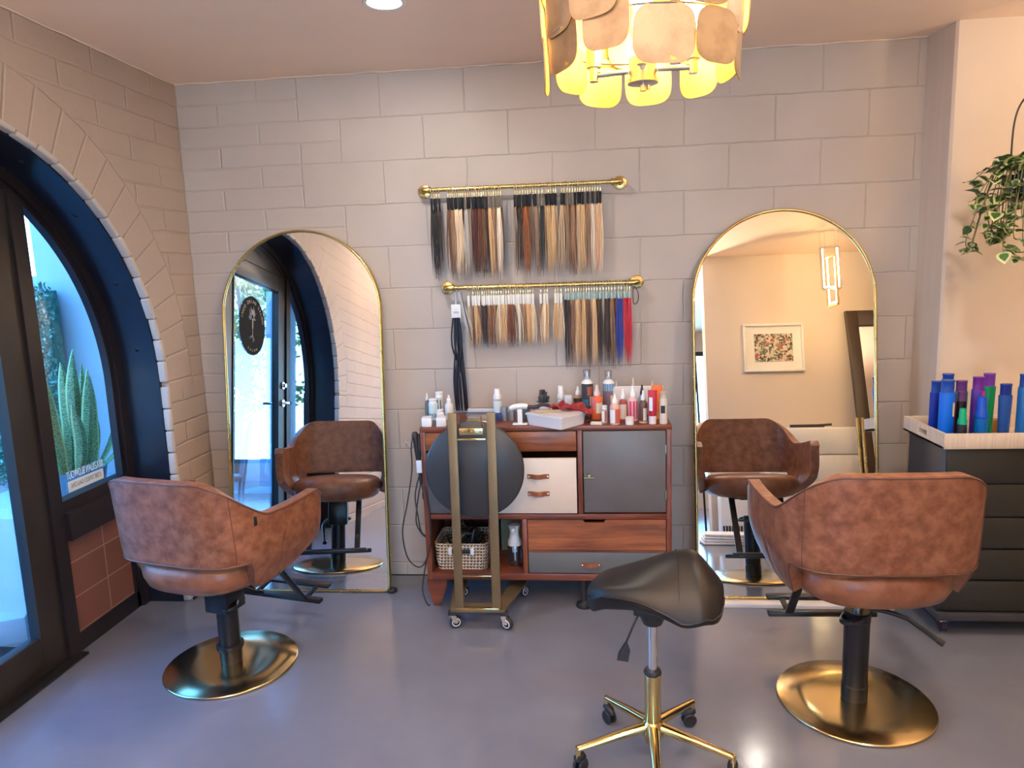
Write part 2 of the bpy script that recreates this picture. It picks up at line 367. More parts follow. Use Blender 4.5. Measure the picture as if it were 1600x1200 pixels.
# rear end wall with a tall window
b = MB(); b.bx(XL-.35, -.9, -7.4, -7.2, -.12, H); b.bx(1.9, 4.4, -7.4, -7.2, -.12, H); b.bx(-.9, 1.9, -7.4, -7.2, 2.2, H); b.bx(-.9, 1.9, -7.4, -7.2, -.12, .3)
struct(b.build('wall_rear', M_PLAS))
w3 = MB(); 
for x in (-.9, .5, 1.9): w3.bx(x-.03, x+.03, -7.24, -7.19, .3, 2.2)
w3.bx(-.9, 1.9, -7.24, -7.19, .27, .33); w3.bx(-.9, 1.9, -7.24, -7.19, 2.17, 2.23)
w3 = struct(w3.build('window_3', M_FRAMEB)); g = MB(); g.bx(-.87, 1.87, -7.22, -7.214, .33, 2.17); g.build('pane', M_GLASS, w3)

# left wall with the arched opening (front and back skins, closed edges)
b = MB()
ys = [AY-AR*math.cos(PI*k/48) for k in range(49)]
def col_strip(y0, y1, z0a, z0b):
    for X, flip in ((XL, False), (XL-.22, True)):
        q = [(X, y0, z0a), (X, y1, z0b), (X, y1, H), (X, y0, H)]
        b.poly(q if not flip else q[::-1])
col_strip(-7.2, ys[0], 0, 0); col_strip(ys[-1], 0, 0, 0)
for k in range(48):
    za = AZ+math.sqrt(max(0, AR**2-(ys[k]-AY)**2)); zb = AZ+math.sqrt(max(0, AR**2-(ys[k+1]-AY)**2))
    col_strip(ys[k], ys[k+1], za, zb)
    b.poly([(XL, ys[k], za), (XL, ys[k+1], zb), (XL-.22, ys[k+1], zb), (XL-.22, ys[k], za)])
for y in (ys[0], ys[-1]): b.poly([(XL, y, 0), (XL, y, AZ), (XL-.22, y, AZ), (XL-.22, y, 0)])
struct(b.build('wall_left', M_WL, smooth=False, recalc=False))
# whitewashed brick lip round the arch
def arch_pts(rad, n=40, zb=0.):
    return [(AY+rad, zb)]+[(AY+rad*math.cos(PI*k/n), AZ+rad*math.sin(PI*k/n)) for k in range(n+1)]+[(AY-rad, zb)]
b = MB(); rnd = random.Random(3)
def lip(y, z, ang, ln):
    rr = Matrix.Rotation(ang, 3, 'X'); jit = rnd.uniform(-.004, .004)
    b.box((XL-.019, y, z), (.040+jit, .026, ln), rr, .009, 0, 3)
nb = 32
for k in range(nb):
    a = PI*(k+.5)/nb; rad = 1.048+rnd.uniform(-.003, .003)
    lip(AY+rad*math.cos(a), AZ+rad*math.sin(a), a, PI*1.05/nb-.002)
for s_ in (1, -1):
    for k in range(10): lip(AY+s_*1.048, .055+k*.1073, 0, .105)
M_LIP = P('whitewash', (.46, .41, .38), .6, var=.06, vscale=10, bump=.03, bscale=30)
struct(b.build('trim_1', M_LIP))
# dark blue curved jamb lining with bolts
def band(b, r_out, r_in, x0, x1, zb=0., n=56):
    A = arch_pts(r_out, n, zb); B = arch_pts(r_in, n, zb)
    for i in range(len(A)-1):
        p_ = [(A[i], A[i+1]), (B[i], B[i+1])]
        for X in (x0, x1): b.poly([(X, *A[i]), (X, *A[i+1]), (X, *B[i+1]), (X, *B[i])])
        b.poly([(x0, *B[i]), (x0, *B[i+1]), (x1, *B[i+1]), (x1, *B[i])]); b.poly([(x0, *A[i]), (x0, *A[i+1]), (x1, *A[i+1]), (x1, *A[i])])
    bmesh.ops.remove_doubles(b.bm, verts=b.bm.verts, dist=1e-5)
b = MB(); band(b, 1.056, 1.032, XL-.036, -2.452); lining = struct(b.build('trim_2', M_NAVY))
for a in (27, 46.5, 9, 64, 90, 116, 140, 160):
    a = R(a); m = MB(); q = Vector((0, -math.cos(a), -math.sin(a))).to_track_quat('Z', 'Y').to_matrix()
    m.lathe([(0, .006), (.004, .005), (.009, .002), (.010, 0)], (-2.35, AY+1.033*math.cos(a), AZ+1.033*math.sin(a)), 14, 0, q); m.build('bolt', M_BLACK, lining)
b = MB(); band(b, 1.05, .985, -2.44, -2.50); band(b, .99, .962, -2.455, -2.49)
struct(b.build('trim_3', M_FRAMEB))
# sidelights, mullions, tiles, sills
def arcz(y, rad): return AZ+math.sqrt(max(0, rad**2-(y-AY)**2))
def sidelight(sg, name):
    Y = lambda d: AY+sg*d
    b = MB()
    ya, yb = .478, .548   # mullion post
    zt = arcz(Y(.50), .98)
    b.prism([(Y(ya), 0), (Y(yb), 0), (Y(yb), arcz(Y(yb), .98)), (Y(ya), arcz(Y(ya), .98))], 'x', -2.445, -2.51)
    b.prism([(Y(.548), .50), (Y(.99), .50), (Y(.99), .62), (Y(.548), .62)], 'x', -2.425, -2.51)
    b.prism([(Y(.548), .62), (Y(.99), .62), (Y(.99), .668), (Y(.548), .668)], 'x', -2.452, -2.51)
    b.prism([(Y(.548), .0), (Y(1.03), .0), (Y(1.03), .078), (Y(.548), .078)], 'x', -2.455, -2.51)
    b.prism([(Y(.99), .0), (Y(1.03), .0), (Y(1.03), 1.1), (Y(.99), 1.1)], 'x', -2.45, -2.51)
    w = struct(b.build(name, M_FRAMEB))
    g = MB(); out = [(Y(.545), .665)]+[(Y(.97), .665)]
    for k in range(0, 14):
        a = R(k*4.3); d = .966*math.cos(a)
        if d < .545: break
        out.append((Y(d), AZ+.966*math.sin(a)))
    out.append((Y(.545), arcz(Y(.545), .966))); g.prism(out, 'x', -2.484, -2.488); g.build('pane', M_GLASS, w)
    t = MB(); t.prism([(Y(.548), .078), (Y(.99), .078), (Y(.99), .5), (Y(.548), .5)], 'x', -2.468, -2.50); tp = t.build('tile_panel', M_TILE, w)
    tp['label'] = 'red-brown tiled panel below the glass'
    return w
w1 = sidelight(1, 'window_1'); w2 = sidelight(-1, 'window_2')
# lettering stuck to the sidelight (reads from outside)
MOUT = lambda x, y, z: Matrix(((0, 0, -1, x), (-1, 0, 0, y), (0, 1, 0, z), (0, 0, 0, 1)))
M_STW = P('white_vinyl', (.62, .66, .70), .6); M_STG = P('grey_vinyl_print', (.18, .22, .28), .6)
g = MB(); g.bx(-2.4815, -2.4825, -.728, -.500, .682, .728); st = g.build('sticker', M_STW, w1); st['label'] = 'white vinyl strip with grey lettering'
text('lettering', 'BRAZILIAN BLOWOUT', .032, MOUT(-2.482, -.614, .752) @ Matrix.Diagonal((.72, 1.5, 1, 1)), M_STW, w1)
text('lettering', 'CERTIFIED SALON', .026, MOUT(-2.4805, -.614, .706) @ Matrix.Diagonal((.92, 1.1, 1, 1)), M_STG, st, .0002)
# door leaf
b = MB()
dy0, dy1 = -.885, -1.847
for (ya, yb) in ((-.885, -1.015), (-1.715, -1.847)): b.prism([(ya, .01), (yb, .01), (yb, 1.93), (ya, 1.93)], 'x', -2.458, -2.505, bev=.003)
b.bx(-2.505, -2.458, -1.72, -1.01, .01, .17, .003); b.bx(-2.505, -2.458, -1.72, -1.01, 1.815, 1.93, .003)
b.bx(-2.470, -2.452, -1.02, -1.005, .16, 1.82); b.bx(-2.470, -2.452, -1.725, -1.71, .16, 1.82)
door = struct(b.build('door_1', M_STILE))
g = MB(); g.bx(-2.484, -2.480, -1.716, -1.014, .168, 1.818); g.build('pane', M_GLASS, door)
b = MB(); b.cyl((-2.458, -1.79, 1.13), .026, .012, 20, 0, Matrix.Rotation(R(90), 3, 'Y')); b.cyl((-2.45, -1.79, 1.13), .014, .022, 16, 0, Matrix.Rotation(R(90), 3, 'Y')); b.build('deadbolt', M_CHROME, door)
b = MB(); b.cyl((-2.458, -1.79, 1.0), .026, .012, 20, 0, Matrix.Rotation(R(90), 3, 'Y')); b.cyl((-2.45, -1.79, 1.0), .010, .05, 12, 0, Matrix.Rotation(R(90), 3, 'Y')); b.bx(-2.405, -2.388, -1.80, -1.68, .99, 1.01, .006)
b.bx(-2.56, -2.545, -1.80, -1.68, .99, 1.01, .006); b.cyl((-2.545, -1.79, 1.0), .010, .04, 12, 0, Matrix.Rotation(R(90), 3, 'Y')); b.build('handle', M_CHROME, door)
g = MB(); n_ = 40; g.prism([(-1.335+.2*math.cos(2*PI*k/n_), 1.515+.2*math.sin(2*PI*k/n_)) for k in range(n_)], 'x', -2.4795, -2.4785); stk = g.build('round_sticker', P('black_vinyl', (.012, .011, .012), .8, spec=.1), door)
stk['label'] = 'round black decal with a white tree'
g = MB(); rt = random.Random(4)
def stroke(p0, p1, w0):
    a = Vector((0, -p0[0], p0[1])); c = Vector((0, -p1[0], p1[1])); o_ = Vector((-2.4778, -1.335, 1.515))
    g.tube([a+o_, c+o_], w0, 4)
stroke((0, -.07), (0, .03), .002); 
for q_ in ((-.03, -.09), (.03, -.10), (-.05, -.085), (.012, -.11)): stroke((0, -.065), q_, .0012)
stroke((0, -.02), (0, .05), .005)
for k in range(46):
    a = rt.uniform(-.5, PI+.5); rr = rt.uniform(.03, .075); q_ = (rr*math.cos(a)*.8, .065+rr*math.sin(a)); stroke((q_[0]*.6, .03+(q_[1]-.03)*.6), q_, .0011)
g.build('tree_drawing', M_STW, stk)
def arc_text(s_, rad, a0, a1, size, up=True):
    for k, ch in enumerate(s_):
        if ch == ' ': continue
        a = lerp(a0, a1, k/(len(s_)-1)); rot = a-PI/2 if up else a+PI/2
        text('lettering', ch, size, MOUT(-2.4775, -1.335, 1.515) @ Matrix.Translation((rad*math.cos(a), rad*math.sin(a), 0)) @ Matrix.Rotation(rot, 4, 'Z'), P('gold_vinyl', (.45, .36, .2), .5), stk)
arc_text('INCO DRIAN SALON', .163, R(165), R(15), .034); arc_text('SALON', .168, R(248), R(292), .024, False)
# dark panel above the door
b = MB(); out = [(-.885, 1.935), (-1.847, 1.935)]
for k in range(13):
    y = lerp(-1.847, -.885, k/12); out.append((y, arcz(y, .975)))
b.prism(out[:1]+out[1:], 'x', -2.46, -2.50); struct(b.build('trim_4', M_FRAMEB))
b = MB(); b.bx(-2.50, -2.405, -1.86, -.83, 0, .012, .003); struct(b.build('trim_5', M_BLACK))
b = MB(); b.bx(XL, XL+.01, -.31, 0, 0, .01); b.bx(XL, 1.25, -.006, 0, 0, .004); struct(b.build('baseboard_back', M_FRAMEB))
# thin paint bead where the ceiling meets the walls
b = MB(); rr_ = random.Random(9)
b.tube([(lerp(XL, 1.25, k/60), -.002+rr_.uniform(-.001, .001), H-.002+rr_.uniform(-.002, .001)) for k in range(61)], .0022, 5)
b.tube([(XL+.002+rr_.uniform(-.001, .001), lerp(-5, 0, k/60), H-.002+rr_.uniform(-.002, .001)) for k in range(61)], .0025, 5)
struct(b.build('trim_6', P('bead_paint', (.85, .72, .60), .5)))

# ================================================================== OUTDOORS
M_PATIO = P('patio_concrete', (.10, .12, .15), .6, var=.12, vscale=2, bump=.01)
M_STUC = P('white_stucco', (.46, .46, .48), .7, var=.06, vscale=3, bump=.03, bscale=20)
b = MB(); b.bx(-14, XL-.35, -16, 6, -.25, -.1); struct(b.build('patio', M_PATIO))
b = MB(); b.bx(-3.18, XL-.22, .12, .35, -.12, 3.2); b.bx(-9, -3.17, .14, .34, -.12, 1.62); struct(b.build('garden_wall', M_STUC))
b = MB(); b.bx(-3.25, XL-.26, -.62, .12, -.1, .53, .01); struct(b.build('planter_ledge', M_STUC))
def leaf_cloud(b, n, posf, size, rnd, mi=(0,)):
    for _ in range(n):
        c = Vector(posf()); q = Matrix.Rotation(rnd.uniform(0, 6.28), 3, 'Z') @ Matrix.Rotation(rnd.uniform(-1.3, 1.3), 3, 'X') @ Matrix.Rotation(rnd.uniform(-1, 1), 3, 'Y')
        s_ = size*rnd.uniform(.6, 1.3)
        pts = [c+q @ Vector(p_)*s_ for p_ in ((0, -.5, 0), (.3, 0, .06), (0, .55, 0), (-.3, 0, .06))]
        b.poly(pts, rnd.choice(mi))
M_HG1 = P('hedge_leaf', (.055, .19, .13), .5, var=.4, vscale=30); M_HG2 = P('hedge_leaf_pale', (.22, .46, .36), .5, var=.3, vscale=30)
b = MB(); rn = random.Random(11); b.bx(-4.9, -3.06, .02, .10, .54, 1.54, 0, 0)
leaf_cloud(b, 22000, lambda: (rn.uniform(-4.9, -3.03)+rn.gauss(0, .012), rn.uniform(-.05, .03), rn.uniform(.5, 1.585)), .026, rn, (0, 0, 1, 1))
tag(b.build('hedge_panel', [M_HG1, M_HG2], smooth=False, recalc=False), 'dense green leafy hedge panel hung on the white garden wall outside the arched window', 'hedge')
# snake plant in a pot
def snake_mat():
    m = P('snake_plant_leaf', (.07, .17, .08), .4); n = m.node_tree.nodes; l = m.node_tree.links; b_ = n['Principled BSDF']
    tc_ = n.new('ShaderNodeTexCoord'); wv = n.new('ShaderNodeTexWave'); wv.bands_direction = 'Z'; wv.inputs['Scale'].default_value = 26; wv.inputs['Distortion'].default_value = 11; wv.inputs['Detail'].default_value = 3; wv.inputs['Detail Scale'].default_value = 3
    l.new(tc_.outputs['Object'], wv.inputs[0]); c = n.new('ShaderNodeValToRGB'); c.color_ramp.elements[0].color = (.06, .15, .06, 1); c.color_ramp.elements[0].position = .25; c.color_ramp.elements[1].color = (.27, .38, .16, 1); c.color_ramp.elements[1].position = .62
    l.new(wv.outputs[0], c.inputs[0]); l.new(c.outputs[0], b_.inputs['Base Color']); return m
M_SNK = snake_mat(); M_SNKE = P('snake_leaf_edge', (.42, .55, .22), .45)
def blade(b, base, tip, w, rnd, bend=(0, 0, 0), tw=.4, yaw=None):
    base = Vector(base); tip = Vector(tip); n_ = 14; side0 = rnd.uniform(0, PI) if yaw is None else yaw; rows = []
    for i in range(n_+1):
        t = i/n_; c = base.lerp(tip, t)+Vector(bend)*math.sin(PI*t)*1.0
        ww = w*(.55+.45*sm(t*3))*(1-max(0, (t-.55)/.45)**2.2)+.0006; a = side0+tw*t; s_ = Vector((math.cos(a), math.sin(a), 0)); nn = Vector((-math.sin(a), math.cos(a), 0))
        rows.append([b.bm.verts.new(c+s_*ww*x_+nn*ww*(.45*(x_*x_)-.1)+nn*dz) for x_, dz in ((-1, 0), (-.82, 0), (0, 0), (.82, 0), (1, 0), (.82, -.004), (0, -.006), (-.82, -.004))])
    for a_, c_ in zip(rows, rows[1:]):
        for k in range(8):
            f_ = b.bm.faces.new((a_[k], a_[(k+1) % 8], c_[(k+1) % 8], c_[k])); f_.material_index = 1 if k in (0, 3, 4, 7) else 0
    b.bm.faces.new(rows[-1])
sp = thing('snake_plant', 'tall snake plant with banded upright leaves in a pot outside the window', 'plant', (-2.82, -.24, .53))
b = MB(); b.lathe([(0, 0), (.10, 0), (.125, .03), (.14, .12), (.145, .13), (.13, .13), (.12, .10), (0, .10)], n=32); b.build('pot', P('blue_grey_pot', (.10, .16, .20), .35), sp)
b = MB(); b.cyl((0, 0, .095), .125, .012, 24); b.build('soil', P('soil', (.03, .02, .015), .9, var=.3, vscale=40, bump=.05), sp)
b = MB(); rn = random.Random(5)
for (bx_, by_, tx, ty, tz, w, bd) in ((-.04, -.06, -.10, -.12, .50, .040, 0), (-.02, .0, -.03, .03, .66, .036, .01), (.02, .03, .02, .06, .72, .034, -.01), (.04, .0, .07, .08, .62, .030, .01), (.0, -.08, .03, -.16, .62, .040, -.01),
        (-.07, -.02, -.14, -.10, .42, .036, .02), (.06, .05, .12, .17, .52, .022, .04), (.07, .04, .05, .12, .58, .026, .0), (.02, .07, .0, .16, .44, .03, .02), (-.05, .05, -.07, .10, .55, .03, 0), (.05, -.05, .10, -.10, .47, .030, .02), (.08, .0, .2, .1, .36, .018, .05), (-.01, -.1, .06, -.22, .34, .028, -.02), (.0, .04, .03, .10, .64, .028, .0)):
    blade(b, (bx_, by_, .09), (tx, ty, tz), w, rn, (bd, bd, 0), .5, rn.uniform(-.5, .9))
b.build('foliage', [M_SNK, M_SNKE], sp)
# trees beyond
def tree(name, label, loc, h, cr_, n, mats, seed):
    rn = random.Random(seed); t = thing(name, label, 'tree', loc, 0, 'trees beyond the patio'); b = MB()
    b.tube(spline([(0, 0, 0), (rn.uniform(-.1, .1), .1, h*.3), (.1, -.1, h*.6), (0, 0, h)], 5), [lerp(.10, .03, k/15) for k in range(16)], 8)
    for k in range(9):
        a = rn.uniform(0, 6.28); z0 = h*rn.uniform(.25, .8); b.tube(spline([(0, 0, z0), (math.cos(a)*cr_*.4, math.sin(a)*cr_*.4, z0+.3), (math.cos(a)*cr_*.85, math.sin(a)*cr_*.85, z0+.55)], 4), [.035, .03, .027, .024, .02, .016, .012, .009, .006], 6)
    b.build('trunk', P('tree_bark', (.12, .10, .09), .8, var=.3, vscale=20, bump=.05), t)
    b = MB()
    cl = [(rn.gauss(0, cr_*.5), rn.gauss(0, cr_*.5), h*rn.uniform(.35, 1.1)) for _ in range(26)]
    leaf_cloud(b, n, lambda: (lambda c: (c[0]+rn.gauss(0, cr_*.17), c[1]+rn.gauss(0, cr_*.17), c[2]+rn.gauss(0, cr_*.15)))(rn.choice(cl)), .12, rn, (0, 1))
    b.build('foliage', mats, t, smooth=False, recalc=False); return t
M_LF1 = P('tree_leaf', (.10, .22, .09), .5, var=.4, vscale=3); M_LF2 = P('tree_leaf_bright', (.24, .36, .10), .5, var=.3, vscale=3)
tree('tree', 'leafy tree showing over the garden wall at the window top', (-9.2, 3.4, -.1), 3.4, 1.5, 1500, [M_LF2, M_LF1], 1)
tree('tree', 'branching tree seen in the left mirror behind the round decal', (-6.0, -8.5, -.1), 3.3, .9, 1500, [M_LF1, M_LF2], 2)
tree('tree', 'bushy low tree at the left edge of the left mirror', (-6.6, -6.3, -.1), 2.2, .7, 1500, [M_LF2, M_LF1], 3)
tree('tree', 'slim tree beside the blue column in the left mirror', (-6.9, -10.6, -.1), 3.6, .8, 1200, [M_LF1, M_LF2], 4)
b = MB(); b.bx(-9.6, -9.4, -16, -4, -.1, 1.05); b.bx(-13.8, -13.6, -4, 6, -.1, 2.3); struct(b.build('boundary_wall', M_STUC))
b = MB(); b.bx(-4.1, XL-.24, -12, -2.6, 2.62, 2.75); struct(b.build('awning', P('awning_blue', (.20, .32, .48), .7)))
b = MB(); b.bx(-4.35, -4.05, -6.15, -5.85, -.1, 2.62, .01); struct(b.build('patio_column', P('column_blue', (.30, .42, .55), .6, var=.08)))
# patio furniture seen in the mirror
def patio_chair(loc, rz, label):
    t = thing('patio_chair', label, 'chair', loc, rz, 'arched metal chairs on the patio'); b = MB()
    arch = spline([(-.2, -.2, 0), (-.2, -.22, .42), (-.19, -.27, .8), (-.1, -.30, .97), (.1, -.30, .97), (.19, -.27, .8), (.2, -.22, .42), (.2, -.2, 0)], 6); b.tube(arch, .014, 8); b.build('back_frame', M_PM, t)
    for s_ in (-1, 1): b = MB(); b.tube([(s_*.19, .2, 0), (s_*.19, .2, .44)], .012, 8); b.build('leg', M_PM, t)
    b = MB(); b.box((0, 0, .445), (.42, .42, .03), None, .01); b.build('seat', M_PM, t)
    b = MB()
    for x in (-.08, 0, .08): b.tube([(x, -.22, .46), (x, -.30, .95)], .007, 6)
    b.build('back_bars', M_PM, t)
M_PM = P('patio_metal', (.20, .24, .30), .4, .3)
patio_chair((-3.75, -3.38, -.1), R(60), 'blue-grey metal patio chair with arched back, nearer the door')
patio_chair((-4.6, -4.6, -.1), R(200), 'blue-grey metal patio chair with arched back, turned away')
b = MB(); b.bx(-3.85, -3.15, -4.5, -3.75, -.1, .16, .03); b.bx(-3.85, -3.15, -4.7, -4.5, -.1, .5, .05); tag(b.build('patio_bench', P('blue_cushion', (.28, .40, .50), .8, var=.1)), 'low pale blue cushioned bench outside the door', 'bench')
def pillow(name, loc, d, rot, mat, label):
    b = MB(); b.box((0, 0, 0), d, None, min(d)*.45, 0, 4); o = b.build(name, mat); o.location = loc; o.rotation_euler = rot; o['label'] = label; o['category'] = 'pillow'; return o
pillow('pillow', (-3.45, -4.3, .42), (.42, .14, .42), (R(-18), R(20), 0), P('pale_blue_fabric', (.35, .52, .60), .85, var=.15, vscale=12), 'pale blue patterned pillow on the patio bench')
pillow('pillow', (-5.6, -5.2, .62), (.40, .14, .36), (0, R(10), R(40)), P('orange_fabric', (.65, .18, .06), .85, var=.15), 'orange pillow on the patio planter wall')
b = MB(); b.bx(-5.9, -5.3, -5.6, -4.8, -.1, .44, .02); struct(b.build('patio_planter', M_STUC))
b = MB(); b.box((-3.05, -.62, .02), (.35, .3, .12), Matrix.Rotation(.5, 3, 'Z'), .01); tag(b.build('paving_slab', M_STUC), 'pale slab lying on the patio just outside the door', 'slab')

# ================================================================== MIRRORS
def arch_outline(w, h, rb, n=40):
    hw = w/2; pts = []
    for k in range(7): a = R(180+90*k/6); pts.append((-hw+rb+rb*math.cos(a), rb+rb*math.sin(a)))
    for k in range(7): a = R(270+90*k/6); pts.append((hw-rb+rb*math.cos(a), rb+rb*math.sin(a)))
    for k in range(n+1): a = PI*k/n; pts.append((hw*math.cos(a), h-hw+hw*math.sin(a)))
    return pts
def arch_mirror(name, label, loc, w, h, tilt, yaw=0):
    t = thing(name, label, 'mirror', loc, 0); t.rotation_euler = (-tilt, 0, yaw)
    O = arch_outline(w, h, .03); I = arch_outline(w-.022, h-.022, .024); I = [(x, z+.011) for x, z in I]
    b = MB(); N = len(O)
    yo, yi = (-.004, .03)
    rings = [[b.bm.verts.new((x, y, z)) for x, z in pts] for pts, y in ((I, .004), (I, -.002), ([(lerp(a[0], c[0], .25), lerp(a[1], c[1], .25)) for a, c in zip(I, O)], -.005), ([(lerp(a[0], c[0], .75), lerp(a[1], c[1], .75)) for a, c in zip(I, O)], -.005), (O, -.002), (O, .028), (I, .028))]
    for a_, c_ in zip(rings, rings[1:]):
        for k in range(N): b.bm.faces.new((a_[k], a_[(k+1) % N], c_[(k+1) % N], c_[k]))
    b.build('frame', M_BRASS, t, angle=50)
    b = MB(); b.prism(I, 'y', .004, .006); b.build('glass', M_MIRROR, t, smooth=False)
    b = MB(); b.prism(I, 'y', .0085, .022); b.build('backing', M_BPLAST, t, smooth=False)
    return t
mL = arch_mirror('floor_mirror', 'tall arched gold-framed mirror leaning behind the left chair, reflecting the doorway', (-1.655, -.218, .002), .805, 1.80, R(5.9), R(.6))
b = MB(); b.cyl((0, 0, 0), .024, .02, 20, 0, bev=.004); tag(b.build('mirror_foot', M_BPLAST, None, (-1.245, -.205, 0)), 'black rubber stop on the floor at the left mirror corner', 'foot')
mR = arch_mirror('floor_mirror', 'tall arched gold-framed mirror leaning behind the right chair, standing on planks', (.635, -.287, .021), .815, 1.79, R(7.6))
M_PLANK = P('pale_plank', (.62, .55, .50), .6, col2=(.72, .66, .62), vscale=3, stretch=(1, 12, 12))
b = MB(); b.bx(.16, .605, -.335, -.245, 0, .019, .002); tag(b.build('plank', M_PLANK), 'left pale plank lying under the right mirror', 'plank', 'planks under the mirror')
b = MB(); b.bx(.622, 1.085, -.345, -.245, 0, .019, .002); o_ = tag(b.build('plank', M_PLANK), 'right pale plank lying under the right mirror', 'plank', 'planks under the mirror')

# ================================================================== SALON CHAIRS
HALF = [(0, -.285), (.12, -.283), (.215, -.262), (.275, -.19), (.300, -.08), (.31, .05), (.313, .16), (.305, .235)]
path = spline([(x, y, 0) for x, y in HALF], 10); ln = [0]
for a_, c_ in zip(path, path[1:]): ln.append(ln[-1]+(c_-a_).length)
tot = ln[-1]
def plan(uu):
    d = abs(uu)*tot; return interp(ln, [p_.x for p_ in path], d)*(1 if uu >= 0 else -1), interp(ln, [p_.y for p_ in path], d)
def ztop(uu):
    a = abs(uu); return lerp(.915, .757, sm((a-.22)/.36))+.008*sm((a-.7)/.3)-.03*sm((a-.93)/.07)**2
def zbot(uu):
    a = abs(uu)
    z = lerp(.590, .480, sm((a-.425)/.05))
    return z+.088*max(0, (a-.66)/.34)**1.25
def shell_pt(uu, z):
    x, y = plan(uu); f_ = max(0, min(1, (z-.455)/.30)); k = .80+.20*math.sin(min(1, max(0, (z-.455)/.2))*PI/2)
    back = max(0, -y)/.285
    return Vector((x*lerp(1, k, min(1, abs(x)/.2)), y*lerp(1, .86+.14*min(1, max(0, (z-.5)/.4)), 1) if y < 0 else y-.03*(1-f_), z))
def make_chair(label, loc, rz, dz, lever_rot):
    t = thing('salon_chair', label, 'chair', loc, rz)
    nu, nv = 96, 14; b = MB(); grid = []
    for i in range(nu+1):
        uu = -1+2*i/nu; z0, z1 = zbot(uu), ztop(uu); colv = []
        for j in range(nv+1): colv.append(b.bm.verts.new(shell_pt(uu, lerp(z0, z1, j/nv))+Vector((0, 0, dz))))
        grid.append(colv)
    for i in range(nu):
        for j in range(nv): b.bm.faces.new((grid[i][j], grid[i+1][j], grid[i+1][j+1], grid[i][j+1]))
    bmesh.ops.recalc_face_normals(b.bm, faces=b.bm.faces)
    sh = b.build('shell', M_LEATH, t, angle=180)
    md = sh.modifiers.new('thick', 'SOLIDIFY'); md.thickness = .040; md.offset = 0; md.use_even_offset = False
    md = sh.modifiers.new('round', 'BEVEL'); md.width = .014; md.segments = 3; md.limit_method = 'ANGLE'; md.angle_limit = R(50)
    # piping along the top and the side seams
    def off(uu, z, d):
        p0 = shell_pt(uu, z); e_ = .01; pa = shell_pt(max(-1, uu-e_), z); pb = shell_pt(min(1, uu+e_), z); tg = (pb-pa).normalized(); nn = Vector((tg.y, -tg.x, 0)); return p0+nn*d+Vector((0, 0, dz))
    b = MB(); b.tube([off(-1+2*k/90, ztop(-1+2*k/90)-.006, .0205) for k in range(91)], .003, 6); 
    b.build('piping', M_PIPE, sh)
    b = MB(); b.tube([off(-.5+k/80, zbot(-.5+k/80)+.003, .0210) for k in range(81)], .0028, 6); b.build('slot_piping', M_PIPE, sh)
    for s_ in (-1, 1):
        uu = s_*.36; b = MB(); b.tube([off(uu, lerp(zbot(uu)+.004, ztop(uu)-.008, k/12), .0202) for k in range(13)], .0015, 6); b.build('seam', M_PIPE, sh)
    b = MB(); p0 = off(.47, .745, .021); b.box(p0, (.004, .012, .034), Matrix.Rotation(-.2, 3, 'Z'), .001); b.build('tag', M_BPLAST, sh)
    # seat cushion
    b = MB(); n_ = 56; rings = []
    for (z, s_) in ((.460, .0), (.460, .5), (.462, .74), (.468, .86), (.481, .945), (.500, .99), (.522, 1.0), (.547, .985), (.562, .94), (.572, .86), (.577, .6), (.580, 0)):
        rg = []
        for k in range(n_ if s_ > 0 else 1):
            a = 2*PI*k/n_; ex = 2/3.0; cx_ = math.copysign(abs(math.cos(a))**ex, math.cos(a)); cy_ = math.copysign(abs(math.sin(a))**ex, math.sin(a))
            zz = z-.012*(1-(cx_*s_)**2)*(1 if z < .5 else -.6)
            rg.append(b.bm.verts.new((cx_*.253*s_, -.004+cy_*.252*s_, zz+dz)))
        rings.append(rg)
    for a_, c_ in zip(rings, rings[1:]):
        for k in range(n_):
            k2 = (k+1) % n_
            if len(a_) == 1: b.bm.faces.new((a_[0], c_[k2], c_[k]))
            elif len(c_) == 1: b.bm.faces.new((a_[k], a_[k2], c_[0]))
            else: b.bm.faces.new((a_[k], a_[k2], c_[k2], c_[k]))
    st_ = b.build('seat', M_LEATHS, t, angle=180); 
    # hardware
    b = MB(); b.bx(-.075, .075, -.10, .12, .440+dz, .453+dz, .004)
    if dz < 0: b.bx(-.055, .055, -.06, .05, .30+dz, .442+dz, .006)
    b.build('seat_bracket', M_BLACK, t)
    b = MB(); b.cyl((0, 0, .30+min(dz, 0)), .0165, .145, 20); b.build('piston', M_CHROME, t)
    zc = .345+dz*1.3
    b = MB(); b.lathe([(0, .014), (.043, .014), (.044, .03), (.044, .07), (.042, .072), (.042, zc-.035), (.044, zc-.033), (.044, zc-.004), (.04, zc), (0, zc)], n=36); 
    if dz < 0: b.lathe([(.043, .075), (.053, .077), (.055, .085), (.053, .093), (.043, .096)], n=36)
    b.build('column', M_BLACK, t)
    b = MB(); b.lathe([(0, 0), (.256, 0), (.2605, .003), (.2605, .008), (.257, .011), (.15, .0145), (.06, .0165), (0, .017)], n=96); b.build('base_plate', M_BRASSP, t, angle=60)
    q = Matrix.Rotation(lever_rot, 3, 'Z')
    pts = [q @ Vector(p_)+Vector((0, 0, dz)) for p_ in ((.0, -.045, .335), (-.045, -.055, .325), (-.06, -.02, .318), (.0, .052, .325), (.09, .05, .322), (.17, .03, .305), (.20, .015, .29), (.255, -.01, .25), (.275, -.02, .238))]
    b = MB(); b.tube(spline(pts, 6), .0088, 10); b.tube([pts[-2]*.6+pts[-1]*.4, pts[-1]+(pts[-1]-pts[-2])*.35], .012, 10); b.build('pump_lever', M_BLACK, t)
    # footrest
    fr = MB()
